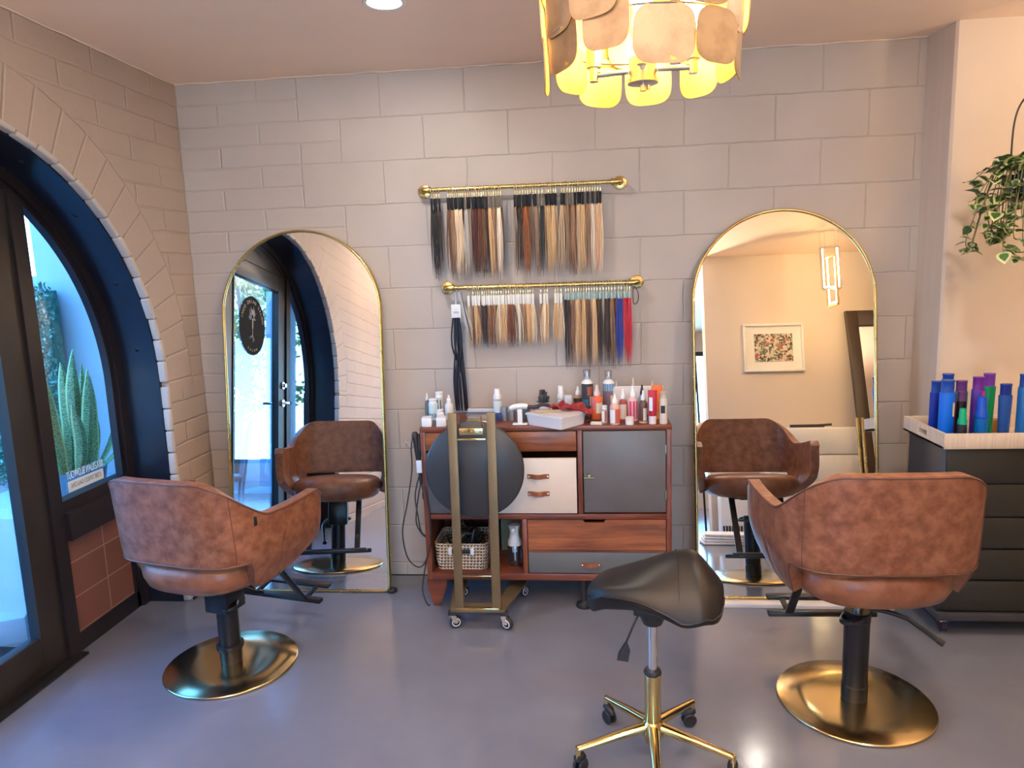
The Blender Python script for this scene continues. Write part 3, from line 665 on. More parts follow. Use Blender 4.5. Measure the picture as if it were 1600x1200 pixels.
    for s_ in (-.13, .13): fr.bar((s_, .14, .455+dz), (s_, .33, .17+dz*.4), .032, .012, 0, .003)
    fr.bar((-.21, .345, .162+dz*.4), (.21, .345, .162+dz*.4), .020, .032, 0, .004); fr.bx(-.14, .14, .10, .16, .446+dz, .460+dz)
    for s_ in (-.13, .13): fr.bar((s_, .345, .165+dz*.4), (s_, .445, .185+dz*.4), .022, .012, 0, .003)
    fr.bar((-.19, .445, .185+dz*.4), (.19, .445, .185+dz*.4), .014, .040, 0, .004)
    fr.build('footrest', M_BLACK, t)
    return t
make_chair('brown leather tub chair nearest the arched door, seen from behind', (-1.738, -.885, 0), R(-13), -.055, R(105))
make_chair('brown leather tub chair at the right, beside the dark drawer cabinet', (.657, -1.045, 0), R(1), 0, R(0))

# ================================================================== SADDLE STOOL
def make_stool():
    t = thing('saddle_stool', 'black leather saddle stool on a gold star base with casters', 'stool', (-.082, -1.40, 0))
    b = MB(); nu, nv = 44, 36
    sr = Matrix.Rotation(R(-4), 3, 'Z')
    def hw(u_):      # half width along the length
        return interp([-1, -.985, -.94, -.86, -.7, -.4, 0, .35, .6, .78, .9, .96, .99, 1], [0, .028, .050, .068, .087, .112, .143, .163, .166, .150, .118, .083, .045, 0], u_)
    def top(u_, v_):
        x = u_
        ridge = .612+.095*sm((x+.9)/1.45)-.085*sm((x-.55)/.45)
        drape = (.25+.75*sm((x+.75)/1.3))*(abs(v_)/.17)**1.9*.150
        drape *= 1-.35*sm((x-.35)/.6)
        return ridge-drape-.030*sm((-.72-x)/.28)
    def vert(u_, s_, lay):
        w = hw(u_); v_ = w*s_; x = u_*.205+.005; edge = max(abs(s_), 0)
        zt = top(u_, v_); rnd_ = (1-min(1, (1-edge)/.25))**2
        eu = (1-min(1, (1-abs(u_))/.12))**2; e_ = max(rnd_, eu)
        if lay == 0: z = zt-.020*e_
        else: z = zt-.020-.040*(1-e_)-.012
        return b.bm.verts.new(sr @ Vector((x, v_, z)))
    G = []
    for lay in (0, 1):
        gr = []
        for i in range(nu+1):
            u_ = -math.cos(PI*i/nu); gr.append([vert(u_, -math.cos(PI*j/nv), lay) for j in range(nv+1)])
        G.append(gr)
    for lay in (0, 1):
        for i in range(nu):
            for j in range(nv):
                q = (G[lay][i][j], G[lay][i+1][j], G[lay][i+1][j+1], G[lay][i][j+1])
                try: b.bm.faces.new(q if lay == 0 else q[::-1])
                except ValueError: pass
    for i in range(nu):
        for j in (0, nv):
            b.bm.faces.new((G[0][i][j], G[0][i+1][j], G[1][i+1][j], G[1][i][j]))
    bmesh.ops.remove_doubles(b.bm, verts=b.bm.verts, dist=2e-4)
    seat = b.build('seat', M_BLEATH, t, angle=180); md = seat.modifiers.new('soften', 'SMOOTH'); md.factor = .6; md.iterations = 8
    b = MB(); pts = []
    for i in range(3, nu-2):
        u_ = -math.cos(PI*i/nu); pts.append(sr @ Vector((u_*.205+.005, -hw(u_)-.001, top(u_, hw(u_))-.018)))
    b.tube(pts, .0022, 6); b.tube([p_ for p_ in [sr @ Vector((.35*.205, v_, top(.35, v_)+.0005)) for v_ in [k*.012-.14 for k in range(24)]]], .0012, 5); b.build('piping', M_BLEATH, seat)
    b = MB(); b.bx(-.06, .06, -.05, .05, .515, .535, .004); b.cyl((0, 0, .47), .03, .05, 20, r2=.05); b.build('seat_bracket', M_BPLAST, t)
    b = MB(); b.cyl((0, 0, .26), .0140, .25, 20); b.build('piston', M_CHROME, t)
    b = MB(); b.lathe([(0, .07), (.024, .07), (.0255, .08), (.0255, .30), (.022, .304), (0, .304)], n=28); b.lathe([(.02, .095), (.038, .10), (.040, .115), (.030, .14), (.02, .15)], n=28); b.build('column', M_GOLD, t)
    b = MB(); b.lathe([(0, .302), (.027, .302), (.028, .308), (.025, .315), (0, .315)], n=24); b.build('collar', M_BPLAST, t)
    b = MB(); b.tube(spline([(-.04, -.03, .52), (-.06, -.05, .49), (-.085, -.055, .43)], 5), .0035, 8); b.prism([(-.088, .435), (-.080, .435), (-.072, .41), (-.078, .372), (-.112, .377), (-.108, .40)], 'y', -.062, -.050, bev=.003); b.build('lever', M_BPLAST, t)
    for k in range(5):
        a = R(-92+72*k); d = Vector((math.cos(a), math.sin(a), 0)); q = Matrix.Rotation(a, 3, 'Z')
        b = MB(); b.tube([d*.02+Vector((0, 0, .125)), d*.12+Vector((0, 0, .108)), d*.245+Vector((0, 0, .084))], [.0195, .016, .011], 12, flat=.85); b.cyl(d*.245+Vector((0, 0, .052)), .0085, .04, 12); lg = b.build('leg', M_GOLD, t)
        b = MB(); cq = Matrix.Rotation(a+R(60+40*k), 3, 'Z'); c0 = d*.245
        def cp(v): return c0+cq @ Vector(v)
        for s_ in (-.011, .011): b.lathe([(0, -.005), (.020, -.005), (.0235, -.002), (.0235, .002), (.020, .005), (0, .005)], cp((.012, s_, .0235)), 22, 0, cq @ Matrix.Rotation(R(90), 3, 'X'))
        b.tube([cp((-.008, 0, .055)), cp((.004, 0, .054)), cp((.018, 0, .05)), cp((.033, 0, .038))], [.012, .015, .015, .008], 10); b.build('caster', M_BPLAST, lg)
    return t
make_stool()

# ================================================================== DRESSER
DX0, DX1, DY, DZ0, DZ1 = -1.022, .102, -.38, .145, .870
def make_dresser():
    t = thing('dresser', 'mid-century wooden dresser with mixed grey, cream and wood fronts below the hair swatches', 'dresser', (0, 0, 0))
    b = MB(); b.bx(DX0, DX1, DY, -.02, .848, DZ1, .003); b.bx(DX0+.003, DX1-.003, DY+.002, -.02, .438, .462, .002); b.bx(DX0+.003, DX1-.003, DY+.002, -.02, DZ0, .178, .002); b.bx(DX0+.003, DX1-.003, -.04, -.02, .178, .848)
    b.build('shelves', M_WALN, t)
    for a_ in ((DX0+.001, DX0+.024, DY+.001, -.02, DZ0+.001, .849), (DX1-.024, DX1-.001, DY+.001, -.02, DZ0+.001, .849)):
        b = MB(); b.bx(*a_, .002); b.build('side_panel', M_WALNV, t)
    for a_ in ((-.312, -.290, .46, .85), (-.725, -.708, .176, .44), (-.570, -.548, .176, .44), (-.735, -.715, .46, .85)):
        b = MB(); b.bx(a_[0], a_[1], DY+.003, -.03, a_[2], a_[3], .002); b.build('partition', M_WALNV, t)
    def front(name, x0, x1, z0, z1, mat, lab=None, dy=0.):
        b = MB(); b.bx(x0, x1, DY+.004-dy, DY+.022-dy, z0, z1, .002); o = b.build(name, mat, t)
        if lab: o['label'] = lab
        return o
    def strap(par, x, z, w):
        b = MB(); pts = spline([(x-w/2, DY-.001, z), (x-w*.36, DY-.004, z), (x-w*.22, DY-.016, z), (x+w*.22, DY-.016, z), (x+w*.36, DY-.004, z), (x+w/2, DY-.001, z)], 5)
        prof = [(x-w/2, DY+.0035), (x-w/2, DY-.0005), (x-w*.32, DY-.001), (x-w*.24, DY-.006), (x-w*.12, DY-.013), (x, DY-.0145), (x+w*.12, DY-.013), (x+w*.24, DY-.006), (x+w*.32, DY-.001), (x+w/2, DY-.0005), (x+w/2, DY+.0035),
                (x+w*.32, DY+.003), (x+w*.22, DY-.002), (x+w*.12, DY-.009), (x, DY-.0105), (x-w*.12, DY-.009), (x-w*.22, DY-.002), (x-w*.32, DY+.003)]
        b.prism(prof, 'z', z-.0105, z+.0105)
        o = b.build('handle', M_TAN, par); o['label'] = 'tan leather strap handle'
        for s_ in (-1, 1): b = MB(); b.lathe([(0, .004), (.004, .002), (.005, 0)], (x+s_*w*.43, DY-.004, z), 12, 0, Matrix.Rotation(R(90), 3, 'X')); b.build('rivet', M_CHROME, par)
    front('drawer', -.998, -.740, .762, .845, M_TEAK, 'small orange-brown wooden drawer'); front('door', -.998, -.738, .466, .752, M_DGREY, 'grey door')
    front('drawer', -.712, -.316, .755, .845, M_TEAK, 'orange-brown wooden drawer')
    cd = front('door', -.712, -.318, .466, .722, M_CREAM, 'cream drop front'); strap(cd, -.49, .640, .098); strap(cd, -.49, .560, .098)
    gd = front('door', -.286, .076, .470, .844, M_DGREY, 'grey cabinet door')
    b = MB(); b.lathe([(0, .022), (.007, .021), (.009, .015), (.004, .01), (.004, 0), (.008, 0)], (-.262, DY+.004, .645), 14, 0, Matrix.Rotation(R(90), 3, 'X')); b.bx(-.286, -.240, DY-.004, DY+.004, .631, .635); b.build('knob', M_BRASS, gd)
    for z in (.55, .76): b = MB(); b.bx(.0745, .0775, DY-.0005, DY+.004, z-.02, z+.02); b.build('hinge', M_BRASS, gd)
    wd = MB(); x0, x1, z0, z1 = -.545, .076, .292, .435
    c0, c1 = -.285, -.200
    wd.prism([(x0, z0), (x1, z0), (x1, z1), (c1+.008, z1), (c1, z1-.014), (c0, z1-.014), (c0-.008, z1), (x0, z1)], 'y', DY+.004, DY+.022, bev=.0015); wd = wd.build('drawer', M_TEAK, t); wd['label'] = 'wide wooden drawer with a cut-out grip'
    gdr = front('drawer', -.545, .076, .181, .280, M_DGREEN, 'wide grey drawer'); strap(gdr, -.262, .222, .088)
    b = MB(); b.bx(-.545, .076, DY+.005, DY+.022, .281, .291); b.build('rail', M_WALN, t)
    for x, s_ in ((-.985, 1), (.06, -1)):
        b = MB(); b.prism([(x-.045*s_, DZ0), (x+.052*s_, DZ0), (x+.050*s_, .11), (x+.040*s_, .075), (x+.026*s_, .045), (x+.017*s_, .022), (x+.014*s_, 0), (x-.018*s_, 0), (x-.026*s_, .028), (x-.040*s_, .075), (x-.047*s_, .115)], 'y', DY+.03, DY+.055, bev=.003); b.build('leg', M_WALN, t)
        b = MB(); b.bx(x-.02, x+.02, -.08, -.05, 0, DZ0, .003); b.build('leg', M_WALN, t)
    b = MB(); b.lathe([(0, 0), (.036, 0), (.038, .008), (.034, .02), (.02, .026), (.016, .03), (.016, DZ0), (0, DZ0)], (-.295, -.335, 0), 24); o = b.build('foot', M_BPLAST, t); o['label'] = 'black round support foot'
make_dresser()

# basket and its cables inside the dresser
def basket_mat():
    m = P('woven_basket', (.45, .33, .23), .8); n = m.node_tree.nodes; l = m.node_tree.links; b_ = n['Principled BSDF']
    tc_ = n.new('ShaderNodeTexCoord'); s_ = n.new('ShaderNodeSeparateXYZ'); l.new(tc_.outputs['Object'], s_.inputs[0])
    A = lambda op, x, y=None: math_node(n, l, op, x, y)
    k = 2*PI/.0155
    w = A('ADD', A('SINE', A('MULTIPLY', A('ADD', s_.outputs['X'], s_.outputs['Y']), k)), A('SINE', A('MULTIPLY', s_.outputs['Z'], k)))
    c = n.new('ShaderNodeValToRGB'); c.color_ramp.elements[0].position = .02; c.color_ramp.elements[0].color = (.13, .06, .035, 1); c.color_ramp.elements[1].position = .45; c.color_ramp.elements[1].color = (.72, .58, .44, 1)
    mr = A('MULTIPLY', A('ADD', w, 1.2), .5); l.new(mr, c.inputs[0]); l.new(c.outputs[0], b_.inputs['Base Color'])
    bp = n.new('ShaderNodeBump'); bp.inputs['Distance'].default_value = .003; l.new(w, bp.inputs['Height']); l.new(bp.outputs[0], b_.inputs['Normal']); return m
t = thing('woven_basket', 'brown and cream woven basket full of black cables in the dresser compartment', 'basket', (-.862, -.235, .1785))
b = MB()
def rbox_ring(hx, hy, r_, z, n_=8):
    out = []
    for (cx_, cy_, a0) in ((hx-r_, hy-r_, 0), (-hx+r_, hy-r_, 90), (-hx+r_, -hy+r_, 180), (hx-r_, -hy+r_, 270)):
        for k in range(n_+1): a = R(a0+90*k/n_); out.append((cx_+r_*math.cos(a), cy_+r_*math.sin(a), z))
    return out
def loft(b, rings, mi=0, cap0=True, cap1=True):
    V = [[b.bm.verts.new(p_) for p_ in rg] for rg in rings]; N = len(V[0])
    for a_, c_ in zip(V, V[1:]):
        for k in range(N): f_ = b.bm.faces.new((a_[k], a_[(k+1) % N], c_[(k+1) % N], c_[k])); f_.material_index = mi
    if cap0: b.bm.faces.new(V[0][::-1]).material_index = mi
    if cap1: b.bm.faces.new(V[-1]).material_index = mi
rg = [rbox_ring(.118, .105, .03, 0), rbox_ring(.124, .11, .03, .04), rbox_ring(.130, .115, .03, .13), rbox_ring(.124, .109, .026, .13), rbox_ring(.116, .10, .026, .012)]
b2 = MB(); loft(b2, rg, 0, True, True); b2.build('body', basket_mat(), t)
b2 = MB(); b2.bx(-.045, .045, -.121, -.117, .085, .105, .002); b2.build('handle_slot', M_BPLAST, t)
for s_ in (-1, 1): b2 = MB(); b2.bx(s_*.052-.009, s_*.052+.009, -.122, -.116, .078, .112, .003); b2.build('handle_tab', P('white_cord', (.75, .75, .78), .8), t)
rn = random.Random(21); b2 = MB()
for k in range(9):
    pts = [(rn.uniform(-.09, .09), rn.uniform(-.08, .06), rn.uniform(.05, .19)) for _ in range(6)]; pts[0] = (pts[0][0], pts[0][1], .03); b2.tube(spline(pts, 7), rn.choice((.004, .006, .011)), 8)
tag(b2.build('cable_tangle', M_BPLAST, None, (-.862, -.235, .1785)), 'tangle of black cables and tools heaped in the woven basket', 'cables')
# spray bottle in the middle compartment
t = thing('spray_bottle', 'white-topped clear continuous spray bottle in the dresser compartment beside the basket', 'spray bottle', (-.618, -.27, .1785))
b = MB(); b.lathe([(0, .001), (.031, .001), (.034, .006), (.034, .085), (.030, .098), (0, .1)], n=32); b.build('tank', M_CLEAR, t)
b = MB(); b.lathe([(0, .02), (.004, .02), (.004, .06), (.013, .062), (.014, .095), (0, .098)], n=20); b.build('dip_tube', M_WHITE, t)
b = MB(); b.lathe([(.0, .098), (.033, .099), (.032, .118), (.024, .135), (.021, .16), (.026, .185), (.030, .197), (0, .2)], n=32); b.bx(-.010, .010, -.05, -.02, .175, .195, .004); b.build('trigger_head', M_WHITE, t)
b = MB(); b.bx(-.702, -.582, -.10, -.08, .18, .40, .0); tag(b.build('framed_card', P('olive_card', (.30, .27, .17), .6, var=.1), None), 'olive card leaning at the back of the dresser compartment', 'card')

# ================================================================== ROLLING STAND
t = thing('rolling_stand', 'bronze rolling stand with a round black cushion, in front of the dresser', 'stand', (-.757, -.56, 0))
for xa, xb in ((-.078, -.085), (.088, .080)):
    b = MB(); b.bar((xa-.0, 0, .972), (xb, 0, .095), .038, .012, 0, .002); b.build('upright', M_BRONZE, t)
for a_ in ((-.062, .062, -.006, .006, .853, .861), (-.078, .068, -.004, .004, .242, .248), (-.10, .09, -.008, .008, .088, .098)):
    b = MB(); b.bx(*a_, .001); b.build('crossbar', M_GOLD, t)
b = MB(); b.bx(-.05, .052, -.008, .004, .878, .906, .002)
for x in (-.038, 0, .04): b.cyl((x, -.008, .892), .004, .005, 12, 0, Matrix.Rotation(R(90), 3, 'X'))
for s_ in (-1, 1): b.tube([(s_*.05, 0, .88), (s_*.046, -.004, .96)], .0025, 8)
b.build('hinge_plate', M_GOLD, t)
b = MB(); b.lathe([(0, -.012), (.205, -.012), (.216, -.006), (.2165, .004), (.208, .012), (0, .013)], (0, .058, .708), 72, 0, Matrix.Rotation(R(90), 3, 'X'))
o = b.build('round_cushion', P('black_cushion', (.030, .034, .042), .42, rvar=.05), t, angle=60); o['label'] = 'round black padded cushion'
for x_ in (-.09, .086):
    b = MB(); b.bx(x_-.012, x_+.012, .004, .048, .68, .74, .002); b.build('mount', M_BLACK, t)
b = MB(); b.prism([(-.125, -.012), (.115, -.012), (.20, .33), (.13, .33), (.07, .06), (-.08, .06), (-.10, .33), (-.17, .33)], 'z', .082, .092); b.build('base_plate', M_BRONZE, t)
for (cx_, cy_, ra) in ((-.118, .0, .3), (.112, .0, -.5), (-.135, .31, .2), (.165, .31, .9)):
    b = MB(); b.bx(cx_-.018, cx_+.018, cy_-.018, cy_+.018, .066, .082, .002)
    b.build('caster_cap', M_BPLAST, t)
    b = MB(); q = Matrix.Rotation(ra, 3, 'Z'); c0 = Vector((cx_, cy_, 0)); c1 = c0+q @ Vector((.014, 0, .0295))
    for s_ in (-.013, .013): b.bar(c0+q @ Vector((0, s_*.8, .067)), c1+q @ Vector((0, s_, 0)), .022, .003)
    cs = b.build('caster_fork', M_CHROME, t)
    b = MB(); b.lathe([(0, -.009), (.012, -.009), (.020, -.008), (.027, -.008), (.029, -.004), (.029, .004), (.027, .008), (.020, .008), (.012, .009), (0, .009)], c1, 28, 0, q @ Matrix.Rotation(R(90), 3, 'X'))
    b.build('wheel', M_BPLAST, cs)
    b = MB()
    for s_ in (-1, 1):
        b.tube([c1+q @ Vector((.0175*math.cos(a), s_*.0098, .0175*math.sin(a))) for a in [2*PI*k/20 for k in range(20)]], .002, 5, closed=True)
        b.cyl(c1+q @ Vector((0, s_*.0095, 0)), .004, .003, 10, 0, q @ Matrix.Rotation(R(90), 3, 'X'))
    b.build('wheel_rim', M_WHITE, cs)

# ================================================================== CORDS AND HAIR TOOL AT THE DRESSER'S LEFT
t = thing('hair_iron', 'black hair iron with a white tag hanging at the left side of the dresser', 'hair tool', (-1.053, -.35, 0))
b = MB(); b.tube(spline([(.0, 0, .845), (.006, 0, .80), (.008, 0, .76), (.012, 0, .70)], 5), [.010, .014, .016, .016, .015, .014, .014, .014, .013, .013, .013, .012, .012, .011, .010, .009], 12)
b.tube(spline([(.016, .004, .835), (.020, 0, .78), (.014, 0, .70), (.018, 0, .64), (.02, 0, .60)], 5), .009, 10); b.build('barrel', M_BPLAST, t)
b = MB(); b.bx(.004, .046, -.016, -.010, .655, .715, .003); o = b.build('tag', M_WHITE, t); o['label'] = 'white plug tag'
b = MB(); b.lathe([(0, -.02), (.017, -.016), (.018, .012), (.008, .02), (0, .02)], (.038, 0, .545), 16); b.build('plug', M_BPLAST, t)
b = MB(); b.tube([(-.02+.022*math.cos(a), -.002, .79+.016*math.sin(a)) for a in [2*PI*k/20 for k in range(20)]], .002, 6, closed=True); b.build('hanging_ring', M_CHROME, t)
CR = [[(.0, 0, .84), (-.018, 0, .78), (-.022, 0, .66), (-.05, -.02, .50), (-.075, -.03, .38), (-.060, -.03, .26), (-.02, -.02, .205), (.02, -.03, .225), (.055, -.04, .32), (.062, -.04, .44), (.045, -.03, .58), (.03, -.01, .63)],
      [(.015, 0, .65), (-.01, -.01, .55), (.0, -.02, .45), (.01, -.01, .37), (.04, 0, .345)], [(.02, 0, .62), (.0, -.01, .52), (-.012, -.01, .42), (.008, 0, .36), (.03, 0, .34)], [(.02, 0, .60), (.03, -.01, .55), (.03, 0, .48), (.04, -.01, .42)],
      [(.03, -.02, .24), (.012, -.02, .16), (.005, -.03, .09), (.02, -.03, .03), (.03, -.01, .008)]]
for c in CR: b = MB(); b.tube(spline(c, 8), .0033, 7); b.build('cord', M_BPLAST, t)

# ================================================================== HAIR SWATCHES
def pipe_rod(name, label, x0, x1, z, y=-.062):
    t = thing(name, label, 'rod', (0, 0, 0)); b = MB(); b.tube([(x0+.012, y, z), (x1-.012, y, z)], .0095, 16); b.build('pipe', M_BRASS, t)
    for x, s_ in ((x0, 1), (x1, -1)):
        b = MB(); b.tube(spline([(x+s_*.03, y, z), (x+s_*.006, y, z), (x-s_*.004, y+.012, z), (x-s_*.004, -.012, z)], 5), [.0135]*16, 14)
        b.lathe([(.014, 0), (.0175, .001), (.0175, .008), (.014, .009)], (x+s_*.03, y, z), 18, 0, Matrix.Rotation(s_*R(90), 3, 'Y')); b.build('elbow', M_BRASS, t)
        b = MB(); b.lathe([(0, .010), (.016, .010), (.030, .006), (.032, .002), (.032, 0), (0, 0)], (x-s_*.004, -.0005, z), 32, 0, Matrix.Rotation(R(90), 3, 'X')); fl = b.build('flange', M_BRASS, t)
        for k in range(4): a = R(45+90*k); b = MB(); b.lathe([(0, .003), (.0025, .002), (.003, 0)], (x-s_*.004+.024*math.cos(a), -.008, z+.024*math.sin(a)), 10, 0, Matrix.Rotation(R(90), 3, 'X')); b.build('screw', M_CHROME, fl)
ZU, ZLW = 1.948, 1.486
pipe_rod('brass_rod', 'upper brass pipe rod holding hair swatches on the block wall', -1.02, -.096, ZU)
pipe_rod('brass_rod', 'lower brass pipe rod holding hair swatches, just above the dresser', -.929, -.021, ZLW)
def lock_mesh(length, seed, spread=1.0):
    rn = random.Random(seed); b = MB(); n_ = 9
    for s_ in range(7):
        x0 = (s_-3)*.0014; y0 = rn.uniform(-.0025, .0025); sx_ = (s_-3)*.0012*spread+rn.gauss(0, .0012); sy_ = rn.gauss(0, .002); L = length*rn.uniform(.90, 1.02); ph = rn.uniform(0, 6); wv = rn.uniform(.0004, .0014); bow = abs(rn.gauss(.0012, .0008))*(s_-3)*.9*(1.5-spread*.5)
        pts = []; rr = []
        for k in range(n_+1):
            tt = k/n_; pts.append((x0+sx_*tt**1.5+bow*math.sin(PI*tt)+wv*math.sin(ph+tt*5), y0+sy_*tt, -L*tt)); rr.append(.0018*(1.0 if tt < .6 else max(.18, 1-(tt-.6)/.4*.85)))
        b.tube(pts, rr, 5, flat=.8)
    bmesh.ops.recalc_face_normals(b.bm, faces=b.bm.faces); me = bpy.data.meshes.new('hair_lock'); b.bm.to_mesh(me); b.bm.free(); me.materials.append(M_HAIR)
    me.polygons.foreach_set('use_smooth', [True]*len(me.polygons)); return me
LOCKS = {'up': [lock_mesh(.325, k, 1.0) for k in range(6)], 'short': [lock_mesh(.205, 20+k, .7) for k in range(5)], 'long': [lock_mesh(.325, 40+k, .6) for k in range(5)]}
def prim_mesh(fn, name, mat):
    b = MB(); fn(b); bmesh.ops.recalc_face_normals(b.bm, faces=b.bm.faces); me = bpy.data.meshes.new(name); b.bm.to_mesh(me); b.bm.free(); me.materials.append(mat); me.polygons.foreach_set('use_smooth', [True]*len(me.polygons)); me.set_sharp_from_angle(angle=R(40)); return me
ring_me = prim_mesh(lambda b: (b.tube([(0, .0135*math.cos(a), -.0035+.0145*math.sin(a)) for a in [2*PI*k/16 for k in range(16)]], .0015, 5, closed=True), b.tube([(0, 0, -.018), (.001, 0, -.026), (0, 0, -.033)], [.0024, .0036, .0022], 6), b.tube([(.002*math.cos(a), 0, -.036+.004*math.sin(a)) for a in [2*PI*k/8 for k in range(8)]], .0012, 5, closed=True)), 'ring', P('pale_gold_wire', (.86, .74, .44), .3, .85))
TABM = {'black': P('tab_black', (.006, .007, .012), .55, spec=.25), 'smoke': P('tab_smoke', (.12, .095, .075), .45), 'white': P('tab_white', (.75, .73, .70), .5), 'teal': P('tab_teal', (.30, .42, .43), .4)}
TABS = {}
for k, m in TABM.items():
    hh = {'black': .058, 'smoke': .058, 'white': .050, 'teal': .036}[k]
    TABS[k] = (prim_mesh(lambda b: b.bx(-.0056, .0056, -.0016, .0016, -hh, 0, .0010), 'tab', m), hh)
ORD = 'first second third fourth fifth sixth seventh eighth ninth tenth eleventh twelfth thirteenth fourteenth fifteenth sixteenth seventeenth eighteenth nineteenth twentieth'.split()
def ordw(i):
    tens = {2: 'twenty', 3: 'thirty', 4: 'forty', 5: 'fifty', 6: 'sixty'}
    if i <= 20: return ORD[i-1]
    tn, o_ = divmod(i, 10); return (tens[tn]+'-'+ORD[o_-1]) if o_ else tens[tn][:-1]+'ieth'
HC = {'jet black': (.010, .010, .014), 'dark brown': (.035, .018, .012), 'medium brown': (.12, .060, .032), 'light brown': (.24, .135, .075), 'pale blond': (.66, .50, .34), 'ash brown': (.20, .15, .12), 'burgundy': (.065, .014, .014), 'auburn': (.14, .04, .02), 'golden blond': (.52, .33, .165),
      'copper': (.30, .085, .022), 'ash blond': (.42, .30, .19), 'strawberry blond': (.55, .33, .19), 'chestnut': (.19, .085, .042), 'platinum blond': (.68, .57, .46), 'silver grey': (.36, .33, .31), 'bright blue': (.012, .035, .28), 'bright red': (.42, .012, .03), 'pink': (.55, .12, .20)}
UP = [(145, 'jet black', 'black'), (160, 'jet black', 'black'), (178, 'jet black', 'black'), (194, 'dark brown', 'black'), (254, 'medium brown', 'black'), (268, 'medium brown', 'black'), (282, 'light brown', 'black'), (296, 'pale blond', 'black'), (311, 'pale blond', 'black'), (326, 'platinum blond', 'black'), (341, 'pale blond', 'black'), (355, 'dark brown', 'black'), (370, 'silver grey', 'smoke'),
      (386, 'ash brown', 'black'), (400, 'ash brown', 'black'), (415, 'medium brown', 'black'), (430, 'burgundy', 'black'), (446, 'burgundy', 'black'), (461, 'auburn', 'black'), (476, 'auburn', 'black'), (491, 'medium brown', 'black'), (508, 'dark brown', 'black'), (526, 'golden blond', 'smoke'), (541, 'golden blond', 'smoke'), (556, 'light brown', 'smoke'), (572, 'ash brown', 'smoke'), (588, 'platinum blond', 'smoke'), (604, 'medium brown', 'smoke'),
      (700, 'ash brown', 'black'), (716, 'dark brown', 'black'), (732, 'dark brown', 'black'), (750, 'auburn', 'black'), (768, 'copper', 'black'), (784, 'copper', 'black'), (802, 'medium brown', 'black'), (818, 'ash brown', 'black'), (834, 'light brown', 'black'), (856, 'ash brown', 'smoke'), (878, 'jet black', 'smoke'), (902, 'golden blond', 'black'), (918, 'golden blond', 'black'), (935, 'ash blond', 'black'), (952, 'golden blond', 'black'), (966, 'ash blond', 'black'),
      (1006, 'ash blond', 'black'), (1022, 'ash blond', 'black'), (1040, 'light brown', 'smoke'), (1057, 'medium brown', 'smoke'), (1075, 'light brown', 'smoke'), (1093, 'medium brown', 'black'), (1108, 'ash blond', 'black'), (1124, 'golden blond', 'black'), (1140, 'golden blond', 'black'), (1156, 'ash blond', 'smoke'), (1172, 'light brown', 'black'), (1188, 'pale blond', 'smoke'), (1204, 'platinum blond', 'black'), (1220, 'pale blond', 'smoke'), (1238, 'strawberry blond', 'black'), (1256, 'pale blond', 'black')]
LO = [(388, 'ash blond', 'white', 's'), (418, 'light brown', 'white', 's'), (434, 'golden blond', 'white', 's'), (449, 'light brown', 'white', 's'), (464, 'chestnut', 'white', 's'), (479, 'dark brown', 'white', 's'), (494, 'dark brown', 'white', 's'), (509, 'dark brown', 'white', 's'), (526, 'chestnut', 'white', 's'), (542, 'chestnut', 'white', 's'), (557, 'light brown', 'white', 's'), (574, 'medium brown', 'white', 's'), (590, 'pale blond', 'white', 's'), (606, 'pale blond', 'white', 's'), (622, 'golden blond', 'white', 's'), (640, 'pale blond', 'white', 's'), (656, 'auburn', 'white', 's'), (672, 'copper', 'white', 's'), (688, 'medium brown', 'white', 's'), (704, 'platinum blond', 'white', 's'), (719, 'platinum blond', 'white', 's'), (734, 'ash brown', 'white', 's'),
      (752, 'light brown', 'white', 's'), (768, 'strawberry blond', 'white', 's'), (784, 'golden blond', 'white', 's'), (800, 'strawberry blond', 'white', 's'), (818, 'pale blond', 'white', 's'), (868, 'light brown', 'white', 's'), (896, 'pale blond', 'white', 's'), (912, 'golden blond', 'white', 's'), (964, 'golden blond', 'white', 's'), (982, 'pale blond', 'white', 's'), (1002, 'pale blond', 'white', 's'),
      (1032, 'jet black', 'teal', 'l'), (1048, 'dark brown', 'teal', 'l'), (1066, 'ash blond', 'teal', 'l'), (1083, 'chestnut', 'teal', 'l'), (1099, 'pale blond', 'teal', 'l'), (1116, 'golden blond', 'teal', 'l'), (1133, 'light brown', 'teal', 'l'), (1150, 'golden blond', 'teal', 'l'), (1167, 'light brown', 'teal', 'l'), (1184, 'medium brown', 'teal', 'l'), (1201, 'pale blond', 'teal', 'l'), (1218, 'golden blond', 'teal', 'l'), (1236, 'medium brown', 'teal', 'l'), (1256, 'dark brown', 'teal', 'l'), (1276, 'silver grey', 'teal', 'l'),
      (1296, 'dark brown', 'teal', 'l'), (1312, 'dark brown', 'teal', 'l'), (1330, 'light brown', 'teal', 'l'), (1352, 'burgundy', 'teal', 'l'), (1376, 'bright blue', 'teal', 'l'), (1393, 'bright blue', 'teal', 'l'), (1413, 'bright red', 'teal', 'l'), (1430, 'bright red', 'teal', 'l'), (1447, 'bright red', 'teal', 'l')]
rn = random.Random(77)
